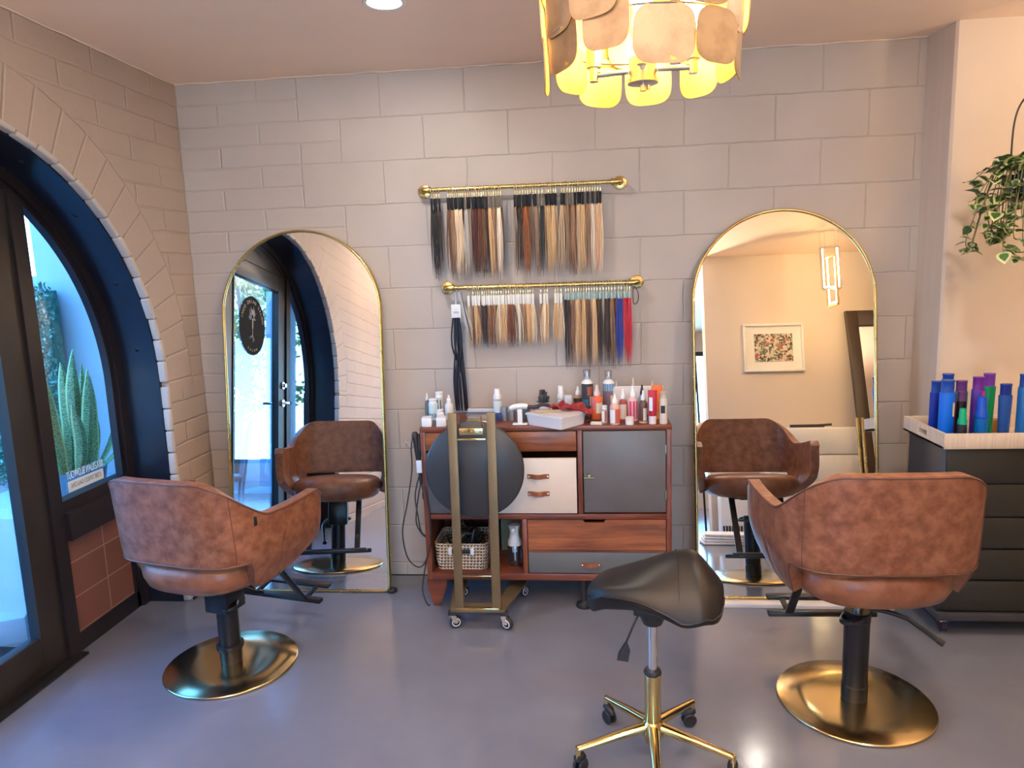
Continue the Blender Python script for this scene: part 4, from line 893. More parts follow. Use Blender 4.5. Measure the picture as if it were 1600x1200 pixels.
def swatch(x, z, colname, tab, kind, label, group, i):
    t = thing('hair_swatch', label, 'hair swatch', (x, -.062, z), 0, group)
    t.rotation_euler = (0, rn.gauss(0, .015), rn.gauss(0, .12))
    def add(name, me, loc, c=None, sc=None):
        o = bpy.data.objects.new(name, me); COL.objects.link(o); o.parent = t; o.location = loc
        if c: o.color = (*c, 1)
        if sc: o.scale = sc
        return o
    yj = (-.005, .003)[i % 2]
    add('ring', ring_me, (0, 0, 0)); me, hh = TABS[tab]; add('tab', me, (0, yj, -.039))
    c = HC[colname]; k = rn.uniform(.85, 1.18); c = tuple(min(.9, x_*k) for x_ in c)
    add('lock', rn.choice(LOCKS[kind]), (0, yj, -.039-hh+.004), c, (rn.choice((-1, 1))*1.1, 1, rn.uniform(.96, 1.03)))
for i, (cx_, cn, tb) in enumerate(UP):
    swatch(-1.02+(640+cx_/4.21-660)*.003, ZU, cn, tb, 'up', f'{cn} hair swatch, {ordw(i+1)} from the left on the upper rod', 'hair swatches on the upper rod', i)
for i, (cx_, cn, tb, kd) in enumerate(LO):
    swatch(-.929+(640+cx_/4.21-697)*.003047, ZLW, cn, tb, 'short' if kd == 's' else 'long', f'{cn} {"short" if kd=="s" else "long"} hair swatch, {ordw(i+1)} from the left on the lower rod', 'hair swatches on the lower rod', i)
# long black ponytail with a white card, plus the fan of cards beside it
t = thing('hair_extension', 'very long black hair extension with a white card, left end of lower rod', 'hair extension', (-.885, -.064, ZLW))
b = MB(); b.tube([(0, .0135*math.cos(a), -.0035+.0145*math.sin(a)) for a in [2*PI*k/16 for k in range(16)]], .0012, 5, closed=True); b.tube([(0, 0, -.018), (.003, 0, -.05), (0, 0, -.082)], .0012, 5); b.build('hook', M_CHROME, t)
b = MB(); b.bx(-.023, .023, -.001, .001, -.145, -.078, .0008); o = b.build('card', M_WHITE, t); o['label'] = 'white printed card'
MF = lambda x, y, z: Matrix(((1, 0, 0, x), (0, 0, -1, y), (0, 1, 0, z), (0, 0, 0, 1)))
b = MB()
for z_, w_ in ((-.104, .003), (-.114, .013), (-.119, .012)): b.bx(-w_, w_, -.0014, -.001, z_-.0012, z_+.0012)
b.build('print', P('grey_ink', (.16, .16, .18), .6), o)
b = MB(); rn2 = random.Random(3)
for k in range(16):
    x0 = rn2.uniform(-.017, .017); x1 = rn2.uniform(-.028, .030); b.tube(spline([(x0, rn2.uniform(-.004, .004), -.142), (x0*1.6, rn2.uniform(-.006, .006), -.28), (x1, rn2.uniform(-.006, .006), -.44), (x1*1.1+.006, rn2.uniform(-.004, .004), -.60)], 5), [.0042]*12+[.004, .0035, .003, .002], 5)
o = b.build('lock', M_HAIR, t); o.color = (.010, .007, .011, 1)
t = thing('sample_cards', 'fan of thin grey sample cards hanging beside the long black hair', 'sample cards', (-.868, -.066, ZLW))
b = MB(); b.tube([(0, .0135*math.cos(a), -.0035+.0145*math.sin(a)) for a in [2*PI*k/16 for k in range(16)]], .0012, 5, closed=True); b.build('ring', M_CHROME, t)
for k, (x1, z1, w) in enumerate(((.038, -.21, .010), (.060, -.20, .008), (.030, -.18, .009), (.056, -.255, .003))):
    b = MB(); b.bar((.0+k*.004, -.003*k, -.02), (x1, -.003*k, z1), w, .0012); b.build('card', P('grey_card', (.42, .42, .44), .5) if k < 3 else M_BPLAST, t)
t = thing('hair_clip_loop', 'small black band hanging at the right end of the lower rod', 'band', (-.036, -.064, ZLW))
b = MB(); b.tube(spline([(0, 0, -.0185), (.02, 0, -.05), (.018, 0, -.09), (.0, 0, -.10), (-.004, 0, -.06)], 6, closed=True), .0022, 6); b.build('band', M_BPLAST, t)

# ================================================================== THINGS ON THE DRESSER
TOP = .8705
CM = {}
def cm(c, rough=.4, tr=False):
    k = (tuple(round(x, 3) for x in c), rough)
    if k not in CM: CM[k] = P('tint_%02d' % len(CM), c, rough, var=.04, vscale=20, spec=.3)
    return CM[k]
def label_patch(b, r_, h0, h1, a0, a1, n_=8, mi=0):
    A = [(r_*math.cos(lerp(a0, a1, k/n_)), r_*math.sin(lerp(a0, a1, k/n_))) for k in range(n_+1)]
    for p0, p1 in zip(A, A[1:]): b.poly([(p0[0], p0[1], h0), (p1[0], p1[1], h0), (p1[0], p1[1], h1), (p0[0], p0[1], h1)], mi)
def bottle(x, y, w, h, label, body, cap, style='pump', labels=(), z=TOP, cat='bottle', group='bottles on the dresser', name='bottle', squash=1., clear=False, rz=0):
    """style: pump (shoulder and nozzle), cyl (flat cap), tube (tapering to a crimp), jar, overcap"""
    t = thing(name, label, cat, (x, y, z), rz, group); r_ = w/2; mt = M_CLEAR if clear else (body if not isinstance(body, tuple) else cm(body)); mc = cap if not isinstance(cap, tuple) else cm(cap, .35)
    if style == 'pump':
        hb = h*.66; b = MB(); b.lathe([(0, 0), (r_*.93, 0), (r_, .004), (r_, hb-.012), (r_*.86, hb-.003), (r_*.5, hb+.004), (r_*.45, hb+.008), (0, hb+.008)], n=28, sy=squash); b.build('body', mt, t)
        b = MB(); b.lathe([(0, hb+.006), (r_*.55, hb+.006), (r_*.52, hb+.02), (r_*.42, hb+.024), (r_*.28, h-.014), (r_*.22, h), (0, h)], n=20); b.build('nozzle', mc, t)
    elif style == 'big':
        hb = h*.72; b = MB(); b.lathe([(0, 0), (r_*.93, 0), (r_, .006), (r_, hb)], n=32, sy=squash); b.lathe([(r_, hb), (r_*.95, hb+.006), (r_*.6, hb+.016), (r_*.42, hb+.02), (0, hb+.02)], n=32, mi=1); b.build('body', [mt, M_WHITE], t)
        b = MB(); b.lathe([(0, hb+.018), (r_*.4, hb+.018), (r_*.4, hb+.028), (r_*.2, hb+.034), (r_*.2, h-.006), (0, h-.004)], n=20); b.build('nozzle', M_WHITE, t)
        b = MB(); b.lathe([(r_*.52, hb+.02), (r_*.64, h-.001), (r_*.62, h), (0, h)], n=24); b.build('overcap', M_CLEAR, t)
    elif style == 'cyl':
        hb = h*.80; b = MB(); b.lathe([(0, 0), (r_*.95, 0), (r_, .005), (r_, hb-.004), (r_*.93, hb), (0, hb)], n=32, sy=squash); b.build('body', mt, t)
        b = MB(); b.lathe([(0, hb), (r_*.86, hb), (r_*.86, hb+.005), (r_*.84, hb+.006), (r_*.84, h-.008), (r_*.90, h-.006), (r_*.90, h-.002), (r_*.86, h), (0, h)], n=32, sy=squash); b.build('cap', mc, t)
    elif style == 'overcap':
        hb = h*.55; b = MB(); b.lathe([(0, 0), (r_*.94, 0), (r_, .004), (r_, hb), (0, hb)], n=28); b.build('body', mt, t)
        b = MB(); b.lathe([(0, hb+.002), (r_*.96, hb+.002), (r_*.93, hb+.018), (r_*.72, hb+.026), (r_*.66, h-.004), (r_*.6, h), (0, h)], n=28); b.build('cap', mc, t)
    elif style == 'jar':
        b = MB(); b.lathe([(0, 0), (r_*.95, 0), (r_, .003), (r_, h*.5), (0, h*.5)], n=28); b.build('body', mt, t)
        b = MB(); b.lathe([(0, h*.5), (r_*1.03, h*.5), (r_*1.03, h-.003), (r_, h), (0, h)], n=28); b.build('cap', mc, t)
    elif style == 'tube':
        hb = h*.24; b = MB(); b.lathe([(0, 0), (r_*.82, 0), (r_*.84, .003), (r_*.84, hb), (0, hb)], n=28, sy=squash); b.build('cap', mc, t)
        b = MB(); n_ = 28; rgs = []
        for (tz, wx, wy) in ((hb, .92, .9), (hb+.006, .97, .95), (h*.6, 1.0, .6), (h*.9, 1.04, .16), (h, 1.05, .05)): rgs.append([(wx*r_*math.cos(2*PI*k/n_), wy*r_*squash*math.sin(2*PI*k/n_), tz) for k in range(n_)])
        loft(b, rgs); b.build('body', mt, t)
    elif style == 'taper':   # wide top standing on its narrow cap, or wedge shampoo bottle
        hb = h*.20; b = MB(); n_ = 28; rgs = []
        for (tz, wx, wy) in ((0, .80, .9), (.004, .84, .95), (h*.4, .93, .98), (h*.78, 1.05, .95), (h*.80, 1.04, .9)): rgs.append([(wx*r_*math.cos(2*PI*k/n_), wy*r_*squash*math.sin(2*PI*k/n_), tz) for k in range(n_)])
        loft(b, rgs); b.build('body', mt, t)
        b = MB(); b.lathe([(0, h*.8), (r_*.86, h*.8), (r_*.86, h-.008), (r_*.92, h-.006), (r_*.92, h-.002), (r_*.88, h), (0, h)], n=28, sy=squash); b.build('cap', mc, t)
    for (c, h0, h1, a0, a1) in labels:
        b = MB(); label_patch(b, r_*1.012, h*h0, h*h1, R(a0), R(a1)); o = b.build('label', cm(c, .5), t, recalc=False)
        if squash != 1: o.scale = (1, squash, 1)
    return t
W_ = (.72, .73, .76)
bottle(-.992, -.20, .044, .102, 'pale aqua bottle with dark band behind the left white block', (.50, .62, .66), W_, 'cyl', [((.10, .17, .22), .12, .33, 180, 360)])
bottle(-1.036, -.13, .024, .117, 'slim dark bottle with angled white spout at far left of dresser top', (.12, .15, .15), W_, 'pump')
bottle(-.966, -.17, .042, .130, 'bottle with wide white cap and silver stripes at left end of dresser', (.45, .47, .50), W_, 'cyl', [((.06, .07, .09), .1, .72, 235, 262), ((.06, .07, .09), .1, .72, 285, 300)])
bottle(-.946, -.26, .036, .060, 'short white sloping-topped canister behind the white block', W_, W_, 'cyl')
bottle(-.915, -.20, .040, .118, 'pale grey rounded bottle beside the long black hair', (.62, .63, .66), W_, 'pump')
for x, lb in ((-.992, 'left white cube canister on the front left of the dresser'), (-.925, 'right white cube canister on the front left of the dresser')):
    t = thing('cube_canister', lb, 'canister', (x, -.345, TOP), R(4), 'white cube canisters'); b = MB(); b.box((0, 0, .0205), (.045, .04, .041), None, .003); b.build('body', M_WHITE, t); b = MB(); b.box((0, 0, .0435), (.040, .036, .005), None, .001); b.build('lid', M_FROST, t)
b = MB(); b.bx(-.70, -.660, -.245, -.185, TOP, .905, .003); tag(b.build('box', cm((.02, .045, .16)), None), 'small navy blue box under the white pump bottle', 'box')
bottle(-.681, -.215, .040, .112, 'white-capped pale aqua bottle standing on the navy box', (.60, .70, .74), W_, 'overcap', [((.15, .18, .2), .50, .535, 180, 360)], z=.9055)
for k, (x, lb) in enumerate(((-.648, 'grey metal can nearest the navy box'), (-.612, 'middle grey metal can behind the white iron stand'), (-.500, 'grey metal can beside the clear plastic box'))):
    bottle(x, -.235, .030, .064, lb, P('grey_metal', (.30, .30, .33), .35, .6), P('grey_metal', (.3, .3, .33)), 'jar', cat='can', name='metal_can', group='grey metal cans')
bottle(-.560, -.20, .06, .062, 'wide dark smoked-plastic tub behind the white iron stand', (.10, .12, .14), (.10, .12, .14), 'jar', cat='tub', name='plastic_tub', group=None)
t = thing('styling_iron', 'white T-shaped styling tool standing on the dresser beside the clear box', 'styling tool', (-.567, -.335, TOP))
b = MB(); b.tube(spline([(-.045, 0, .072), (-.02, 0, .082), (.02, 0, .084), (.035, 0, .080)], 5), [.010, .012, .013, .014, .014, .014, .014, .014, .014, .014, .014, .014, .014, .013, .012, .010], 12, flat=.9); b.build('head', M_WHITE, t)
b = MB(); b.bx(-.011, .011, -.008, .008, .006, .072, .003); b.build('stem', M_WHITE, t); b = MB(); b.bx(-.034, .034, -.016, .016, 0, .007, .003); b.build('foot', M_WHITE, t)
b = MB(); b.tube(spline([(.037, 0, .080), (.07, .01, .078), (.10, .03, .085), (.13, .05, .075)], 5), .009, 10); b.build('grip', cm((.05, .03, .05)), t)
t = thing('clip_cup', 'cup holding black clips behind the clear plastic box', 'cup', (-.472, -.15, TOP))
b = MB(); b.lathe([(0, 0), (.028, 0), (.032, .07), (.030, .07), (.026, .004), (0, .004)], n=28); b.build('cup', cm((.20, .40, .52), .3), t)
b = MB(); b.lathe([(.0325, .03), (.0335, .066), (.0325, .066)], n=28); b.build('band', M_WHITE, t)
rn = random.Random(8); b = MB()
for k in range(8): b.bar((rn.uniform(-.015, .015), rn.uniform(-.015, .015), .03), (rn.uniform(-.02, .03), rn.uniform(-.02, .02), rn.uniform(.09, .132)), .018, .006, 0, .002)
tag(b.build('hair_clips', M_BPLAST, None, (-.472, -.15, TOP)), 'bunch of black hair clips standing in the cup', 'hair clips')
# clear lidded plastic box, turned, with red cloth
t = thing('plastic_box', 'clear plastic case overhanging the dresser front edge, under a red cloth', 'box', (-.405, -.335, TOP), R(-38))
b = MB(); loft(b, [rbox_ring(.098, .082, .010, .0, 4), rbox_ring(.104, .088, .010, .046, 4), rbox_ring(.108, .092, .010, .047, 4), rbox_ring(.108, .092, .010, .052, 4), rbox_ring(.101, .085, .010, .052, 4), rbox_ring(.096, .080, .010, .003, 4)]); b.build('tray', M_FROST, t)
b = MB(); loft(b, [rbox_ring(.106, .090, .010, .0525, 4), rbox_ring(.106, .090, .010, .056, 4)]); b.build('lid', M_FROST, t)
b = MB()
for x in (-.04, .03): b.bx(x-.002, x+.002, -.078, .078, .004, .045)
for k in range(6): b.bx(-.08+k*.028, -.062+k*.028, -.05+.01*(k % 3), .02, .004, .018, .003)
b.build('divider', M_WHITE, t)
b = MB(); rn = random.Random(2); nx, ny = 16, 10; G_ = [[b.bm.verts.new((.19*(i/nx-.5), .075*(j/ny-.5)+.02*math.sin(i*.7), .016+.011*math.sin(i*.9+j*.6)+.008*math.sin(j*1.7-i*.5)-.010*max(0, abs(i/nx-.5)*2-.55)*4)) for j in range(ny+1)] for i in range(nx+1)]
for i in range(nx):
    for j in range(ny): b.bm.faces.new((G_[i][j], G_[i+1][j], G_[i+1][j+1], G_[i][j+1]))
o = b.build('red_cloth', P('red_fabric', (.26, .022, .025), .7, var=.15, vscale=20), None, (-.335, -.30, TOP+.058)); o.rotation_euler = (0, R(4), R(-18)); md = o.modifiers.new('thick', 'SOLIDIFY'); md.thickness = .003
tag(o, 'crumpled red cloth draped over the clear plastic case', 'cloth')
t = thing('hair_cutting_comb', 'beige comb lying on top of the clear plastic case', 'comb', (-.44, -.33, TOP+.0565), R(12)); b = MB(); b.bx(-.06, .06, -.012, .012, 0, .005, .002); b.build('spine', cm((.55, .42, .28)), t); b = MB()
for k in range(24): b.bx(-.057+k*.0049, -.0545+k*.0049, -.028, -.011, .001, .004)
b.build('teeth', cm((.55, .42, .28)), t)
bottle(-.388, -.11, .038, .138, 'white-capped pale bottle standing behind the red cloth', (.55, .66, .68), W_, 'overcap')
b = MB(); b.box((-.353, -.16, TOP+.051), (.034, .028, .10), Matrix.Rotation(.1, 3, 'Z'), .003); tag(b.build('box', cm((.50, .52, .60))), 'upright pale lilac carton behind the red cloth', 'box')
bottle(-.307, -.12, .043, .135, 'patterned brown and white bottle behind the clear case', (.32, .22, .14), W_, 'pump', [((.7, .7, .72), .08, .42, 200, 265), ((.05, .03, .03), .46, .60, 190, 350)])
bottle(-.262, -.20, .054, .225, 'tallest dark bottle with a clear overcap on the dresser', (.040, .042, .055), W_, 'big', [((.30, .09, .05), .48, .66, 268, 330), ((.60, .50, .42), .26, .46, 292, 338), ((.09, .06, .12), .06, .24, 190, 350), ((.04, .12, .18), .26, .40, 215, 280)])
bottle(-.219, -.235, .055, .158, 'orange and pink bottle beside the tallest dark bottle', (.68, .13, .05), (.60, .50, .50), 'pump', [((.62, .62, .50), .20, .50, 262, 325), ((.58, .16, .17), .30, .64, 180, 258)])
bottle(-.162, -.15, .054, .212, 'tall sky-blue and purple bottle with clear overcap', (.20, .14, .20), W_, 'big', [((.20, .50, .78), .56, .72, 180, 360), ((.60, .52, .38), .22, .46, 285, 345)])
bottle(-.188, -.325, .028, .080, 'small clear white-labelled spray nearest the white soap dish', (.45, .35, .33), W_, 'cyl', [((.70, .76, .80), .08, .7, 200, 262), ((.35, .10, .06), .1, .7, 275, 300)])
bottle(-.143, -.352, .045, .135, 'white nozzle bottle with red speckled label at front of dresser', (.55, .34, .30), W_, 'pump', [((.68, .70, .75), .06, .50, 195, 268), ((.45, .10, .07), .06, .52, 270, 350)])
bottle(-.104, -.285, .036, .145, 'white nozzle bottle with dark red band and cream label', (.32, .06, .06), W_, 'pump', [((.64, .50, .42), .08, .54, 215, 325)])
bottle(-.060, -.275, .052, .158, 'white nozzle bottle with pink striped label', (.62, .42, .44), W_, 'pump', [((.55, .07, .16), .06, .58, 232, 256), ((.55, .07, .16), .06, .58, 268, 290), ((.55, .07, .16), .06, .58, 302, 324)])
bottle(-.080, -.362, .036, .034, 'small white jar at the dresser front edge', W_, (.68, .60, .58), 'jar', cat='jar', name='jar', group=None)
bottle(-.017, -.325, .036, .145, 'white nozzle bottle with dark brown lattice label', (.11, .06, .055), W_, 'pump', [((.66, .56, .46), .08, .46, 265, 320), ((.60, .40, .30), .0, .06, 180, 360)])
bottle(-.012, -.20, .034, .150, 'dark-capped clear bottle behind the lattice label bottle', (.20, .30, .36), (.015, .015, .02), 'pump', [])
bottle(.021, -.352, .038, .150, 'crimson tube with white label standing on its cap', (.38, .02, .045), (.66, .62, .64), 'tube', [((.66, .72, .80), .40, .80, 215, 265)], cat='tube', name='product_tube')
bottle(.052, -.24, .046, .152, 'orange and red tube behind the crimson tube', (.78, .16, .03), (.60, .30, .1), 'tube', [], cat='tube', name='product_tube')
bottle(.068, -.352, .034, .142, 'beige spray can with black label at right end of dresser', (.58, .52, .46), (.45, .39, .33), 'cyl', [((.03, .03, .04), .34, .58, 225, 290)])
bottle(-.125, -.10, .035, .155, 'pale lilac capped bottle against the wall', (.50, .45, .48), (.60, .55, .56), 'pump')
bottle(-.045, -.09, .030, .165, 'cream capped bottle against the wall behind pink label', (.55, .50, .42), (.70, .64, .56), 'pump')
bottle(.045, -.09, .030, .150, 'faint pink capped bottle against the wall at right', (.55, .44, .42), (.66, .58, .56), 'pump')
bottle(-.245, -.10, .034, .150, 'white tipped bottle between the two tall bottles', (.20, .10, .12), W_, 'pump')
t = thing('clear_pouch', 'clear zip pouch of dark items behind the small bottles', 'pouch', (-.03, -.155, TOP)); b = MB(); b.box((0, 0, .066), (.235, .028, .13), None, .006); b.build('pouch', M_FROST, t); b = MB(); b.bx(-.118, .118, -.004, .004, .131, .137, .001); b.build('zip', M_WHITE, t)
b = MB(); b.box((-.225, -.362, TOP+.007), (.052, .026, .014), Matrix.Rotation(-.2, 3, 'Z'), .004); tag(b.build('soap_dish', cm((.62, .55, .48))), 'small cream dish at the front of the dresser by the clear case', 'dish')
b = MB(); 
for k in range(4): b.bar((-.018+k*.01, .005*k, .004), (.01+k*.009, -.008, .014), .008, .005, 0, .001)
tag(b.build('small_clips', M_BPLAST, None, (-.25, -.325, TOP)), 'little black clips beside the cream dish', 'hair clips')
t = thing('foil_packets', 'yellow and pink packets on the dresser behind the bronze stand', 'packets', (-.757, -.30, TOP)); b = MB(); b.bx(-.06, .01, -.03, .03, 0, .016, .002); b.build('yellow_packet', cm((.52, .46, .02)), t); b = MB(); b.bx(.01, .06, -.03, .03, 0, .015, .002); b.build('pink_packet', cm((.70, .52, .58)), t); b = MB(); b.bx(-.055, .05, -.01, .045, .0165, .032, .002); b.build('grey_packet', cm((.22, .20, .20)), t)
t = thing('flat_iron', 'blue-grey flat iron lying on the dresser behind the stand', 'hair tool', (-.775, -.20, TOP)); b = MB(); b.bar((-.06, 0, .02), (.12, .01, .022), .02, .022, 0, .005); b.build('arm', cm((.16, .18, .26)), t); b = MB(); b.bar((-.05, -.01, .045), (.12, .0, .04), .02, .018, 0, .005); b.build('arm', cm((.42, .45, .52)), t)

# ================================================================== DARK DRAWER CABINET, TRAY, BOTTLES
CX0, CX1, CY0, CY1, CZ = 1.165, 2.05, -.55, -.215, .800
t = thing('drawer_cabinet', 'dark drawer cabinet on casters below the linen tray', 'cabinet', (0, 0, 0))
b = MB(); b.bx(CX0, CX1, CY0+.012, CY1, .10, CZ-.002, .002); b.bx(CX0-.012, CX1, CY0-.022, CY1, .070, .10, .002); b.build('body', M_DSIDE, t)
for z0, z1 in ((.655, .793), (.515, .645), (.380, .505), (.245, .370), (.108, .236)):
    b = MB(); b.bx(CX0+.004, CX1-.01, CY0-.006, CY0+.014, z0, z1, .002); b.build('drawer', M_DRAWER, t)
for x, y in ((1.20, -.52), (1.2, -.25), (1.95, -.52)):
    b = MB(); b.bx(x-.015, x+.015, y-.014, y+.014, .045, .070, .002); cs = b.build('caster', M_CHROME, t); b = MB(); b.cyl((x-.008, y, .024), .024, .018, 20, 0, Matrix.Rotation(R(90), 3, 'Y')); b.build('wheel', P('purple_black_rubber', (.03, .015, .035), .4), cs)
t = thing('linen_tray', 'pale linen-textured tray with a cut-out handle on the dark cabinet', 'tray', (0, 0, 0))
tx0, tx1, ty0, ty1, tz0, tz1 = 1.135, 2.02, -.585, -.22, .8005, .862
b = MB(); b.bx(tx0, tx1, ty0, ty1, tz0, tz0+.008)
b.bx(tx0, tx1, ty0, ty0+.012, tz0, tz1, .001); b.bx(tx0, tx1, ty1-.012, ty1, tz0, tz1, .001); b.bx(tx1-.012, tx1, ty0+.012, ty1-.012, tz0, tz1, .001)
# left side with a slot
mid = (ty0+ty1)/2
for (a_, c_, z0, z1) in ((ty0+.012, mid-.035, tz0, tz1), (mid+.035, ty1-.012, tz0, tz1), (mid-.035, mid+.035, tz0, .822), (mid-.035, mid+.035, .843, tz1)): b.bx(tx0, tx0+.012, a_, c_, z0, z1)
b.build('tray_body', M_TRAYL, t)
TZ = .809
BL, DB, SK, PU, GR, BK = (.0, .11, .66), (.0, .02, .30), (.01, .26, .56), (.12, .02, .28), (.0, .22, .09), (.006, .004, .010)
def tb(x, y, w, h, label, body, cap, style='cyl', labels=(), sq=.75): return bottle(x, y, w, h, label, body, cap, style, labels, z=TZ, group='bottles on the linen tray', squash=sq)
tb(1.181, -.492, .058, .255, 'bright blue tall bottle at the front left corner of the tray', BL, (.01, .06, .36), 'cyl', [((.75, .62, .45), .42, .64, 300, 335)])
tb(1.185, -.395, .050, .235, 'darker blue bottle behind the bright blue one at tray left', DB, (.01, .05, .32), 'cyl')
tb(1.252, -.345, .052, .258, 'sky blue bottle with navy cap in the back row of the tray', SK, (.01, .05, .32), 'cyl')
tb(1.258, -.450, .036, .200, 'black bottle with square purple cap in the tray', BK, (.10, .04, .16), 'cyl')
tb(1.226, -.450, .026, .195, 'narrow black and plum bottle beside the bright blue one', (.05, .008, .03), (.10, .03, .12), 'cyl')
tb(1.300, -.36, .050, .230, 'teal bottle with purple cap in the back row', (.02, .22, .22), (.11, .035, .20), 'cyl')
tb(1.322, -.445, .050, .258, 'violet bottle with a pink patch and tall purple cap', (.055, .02, .32), PU, 'cyl', [((.55, .03, .20), .45, .78, 285, 345)])
tb(1.384, -.405, .050, .265, 'green tapered bottle with tall purple cap', GR, (.15, .04, .34), 'taper')
tb(1.412, -.475, .050, .232, 'deep blue tapered bottle at the right of the group', (.01, .06, .30), (.01, .03, .25), 'taper', sq=.6)
tb(1.298, -.525, .050, .190, 'small blue bottle with a cream label at the tray front', (.0, .10, .42), (.0, .06, .5), 'overcap', [((.75, .68, .52), .24, .52, 272, 325), ((.55, .05, .02), .42, .48, 290, 308)])
tb(1.222, -.535, .036, .145, 'small black bottle with bright green cap at the tray front', (.015, .02, .035), (.0, .30, .16), 'overcap')
tb(1.505, -.445, .058, .265, 'tall blue bottle alone at the right edge of the photo', (.01, .13, .50), (.01, .06, .32), 'cyl')
b = MB(); b.bx(1.445, 1.475, -.34, -.31, TZ, .866, .004); tag(b.build('amber_box', P('amber_glass', (.30, .14, .03), .25)), 'small amber box near the back of the tray', 'box')

# ================================================================== HANGING PLANT
def leaf(b, c, d, up, s_):
    d = d.normalized(); side = d.cross(up).normalized(); nn = side.cross(d).normalized()
    P0 = [(0, 0), (.30, .12), (.46, .38), (.40, .68), (.18, .92), (0, 1.08), (-.18, .92), (-.40, .68), (-.46, .38), (-.30, .12)]
    def mk(x, y): return c+side*x*s_+d*y*s_+nn*s_*(.16*abs(x)*1.6-.28*(y-.4)**2)
    O = [b.bm.verts.new(mk(x, y)) for x, y in P0]; I_ = [b.bm.verts.new(mk(x*.62, .48+(y-.48)*.66)) for x, y in P0]; mid = b.bm.verts.new(mk(0, .5)); N = len(P0)
    pale = leaf.rn.random()
    for k in range(N):
        k2 = (k+1) % N; f_ = b.bm.faces.new((O[k], O[k2], I_[k2], I_[k])); f_.material_index = 1 if pale < .75 else 0
        f_ = b.bm.faces.new((I_[k], I_[k2], mid)); f_.material_index = 0 if pale < .93 else 1
leaf.rn = random.Random(31)
PX, PY, PZ = 1.425, -.50, 1.80
t = thing('hanging_plant', 'variegated trailing plant in a dark hanging pot at the right edge', 'plant', (0, 0, 0))
b = MB(); b.lathe([(0, -.05), (.05, -.05), (.072, -.03), (.082, .03), (.086, .05), (.078, .05), (.072, .02), (0, .02)], (PX, PY, PZ), 32); b.build('pot', P('dark_green_pot', (.012, .03, .035), .3), t)
b = MB(); b.cyl((PX, PY, PZ+.02), .074, .012, 24); b.build('soil', P('soil2', (.03, .02, .015), .9, var=.3, vscale=40), t)
b = MB(); hk = (PX-.068, PY, PZ+.05)
b.tube(spline([hk, (PX-.066, PY, PZ+.24), (PX-.035, PY, PZ+.33), (PX+.03, PY, PZ+.37), (PX+.06, PY, PZ+.44), (PX+.06, PY, H)], 8), .0035, 8); b.tube(spline([(PX-.07, PY-.04, PZ+.0), (PX-.03, PY-.085, PZ-.05), (PX+.03, PY-.07, PZ-.06)], 6), .004, 6)
b.build('hanger', M_BLACK, t)
b = MB(); bl = MB(); rn = random.Random(12)
for k in range(30):
    a = rn.uniform(0, 2*PI); a = rn.choice((a, rn.uniform(2.3, 4.4))); rad = rn.uniform(.10, .20); dz = rn.choice((rn.uniform(-.12, .07), rn.uniform(-.22, -.02)))
    p0 = Vector((PX+.05*math.cos(a), PY+.05*math.sin(a), PZ+.045)); p1 = p0+Vector((math.cos(a)*.05, math.sin(a)*.05, .06)); p2 = Vector((PX+rad*math.cos(a), PY+rad*.9*math.sin(a), PZ+dz)); p3 = p2+Vector((rn.uniform(-.02, .05), rn.uniform(-.03, .03), rn.uniform(-.06, -.01)))
    pts = spline([p0, p1, p2, p3], 6); b.tube(pts, .0017, 5)
    for i in range(3, len(pts)-1, 2):
        d = Vector((rn.gauss(0, 1), rn.gauss(0, 1), rn.gauss(-.2, .6)))+Vector((math.cos(a), math.sin(a), 0))*.8; leaf(bl, pts[i], d, Vector((rn.gauss(0, .3), rn.gauss(0, .3), 1)), rn.uniform(.034, .058))
TV = [[(-.08, -.02, -.04), (-.15, -.03, -.10), (-.13, -.03, -.16), (-.09, -.03, -.165), (-.06, -.03, -.12)], [(-.10, -.03, -.12), (-.11, -.04, -.17), (-.09, -.04, -.22), (-.04, -.04, -.24), (.02, -.04, -.23)], [(.0, -.06, -.05), (-.03, -.08, -.14), (.0, -.08, -.22), (-.04, -.07, -.265), (-.08, -.07, -.255)], [(-.05, -.07, -.02), (-.10, -.09, -.08), (-.165, -.09, -.13), (-.195, -.09, -.17)], [(-.02, -.08, -.04), (-.01, -.10, -.12), (-.04, -.10, -.19), (-.02, -.10, -.25)]]
for v in TV:
    pts = spline([Vector((PX, PY, PZ))+Vector(p_) for p_ in v], 7); b.tube(pts, .0022, 6)
    for i in range(4, len(pts), 3): leaf(bl, pts[i], Vector((rn.gauss(0, 1), rn.gauss(-.5, .5), rn.gauss(-.4, .6))), Vector((0, -.4, 1)), rn.uniform(.026, .045))
b.build('vines', P('vine_stem', (.14, .13, .04), .5), t)
bl.build('foliage', [P('ivy_green', (.045, .12, .035), .38, var=.3, vscale=20), P('ivy_cream', (.42, .46, .22), .42, var=.2, vscale=15)], t, recalc=False, angle=180)

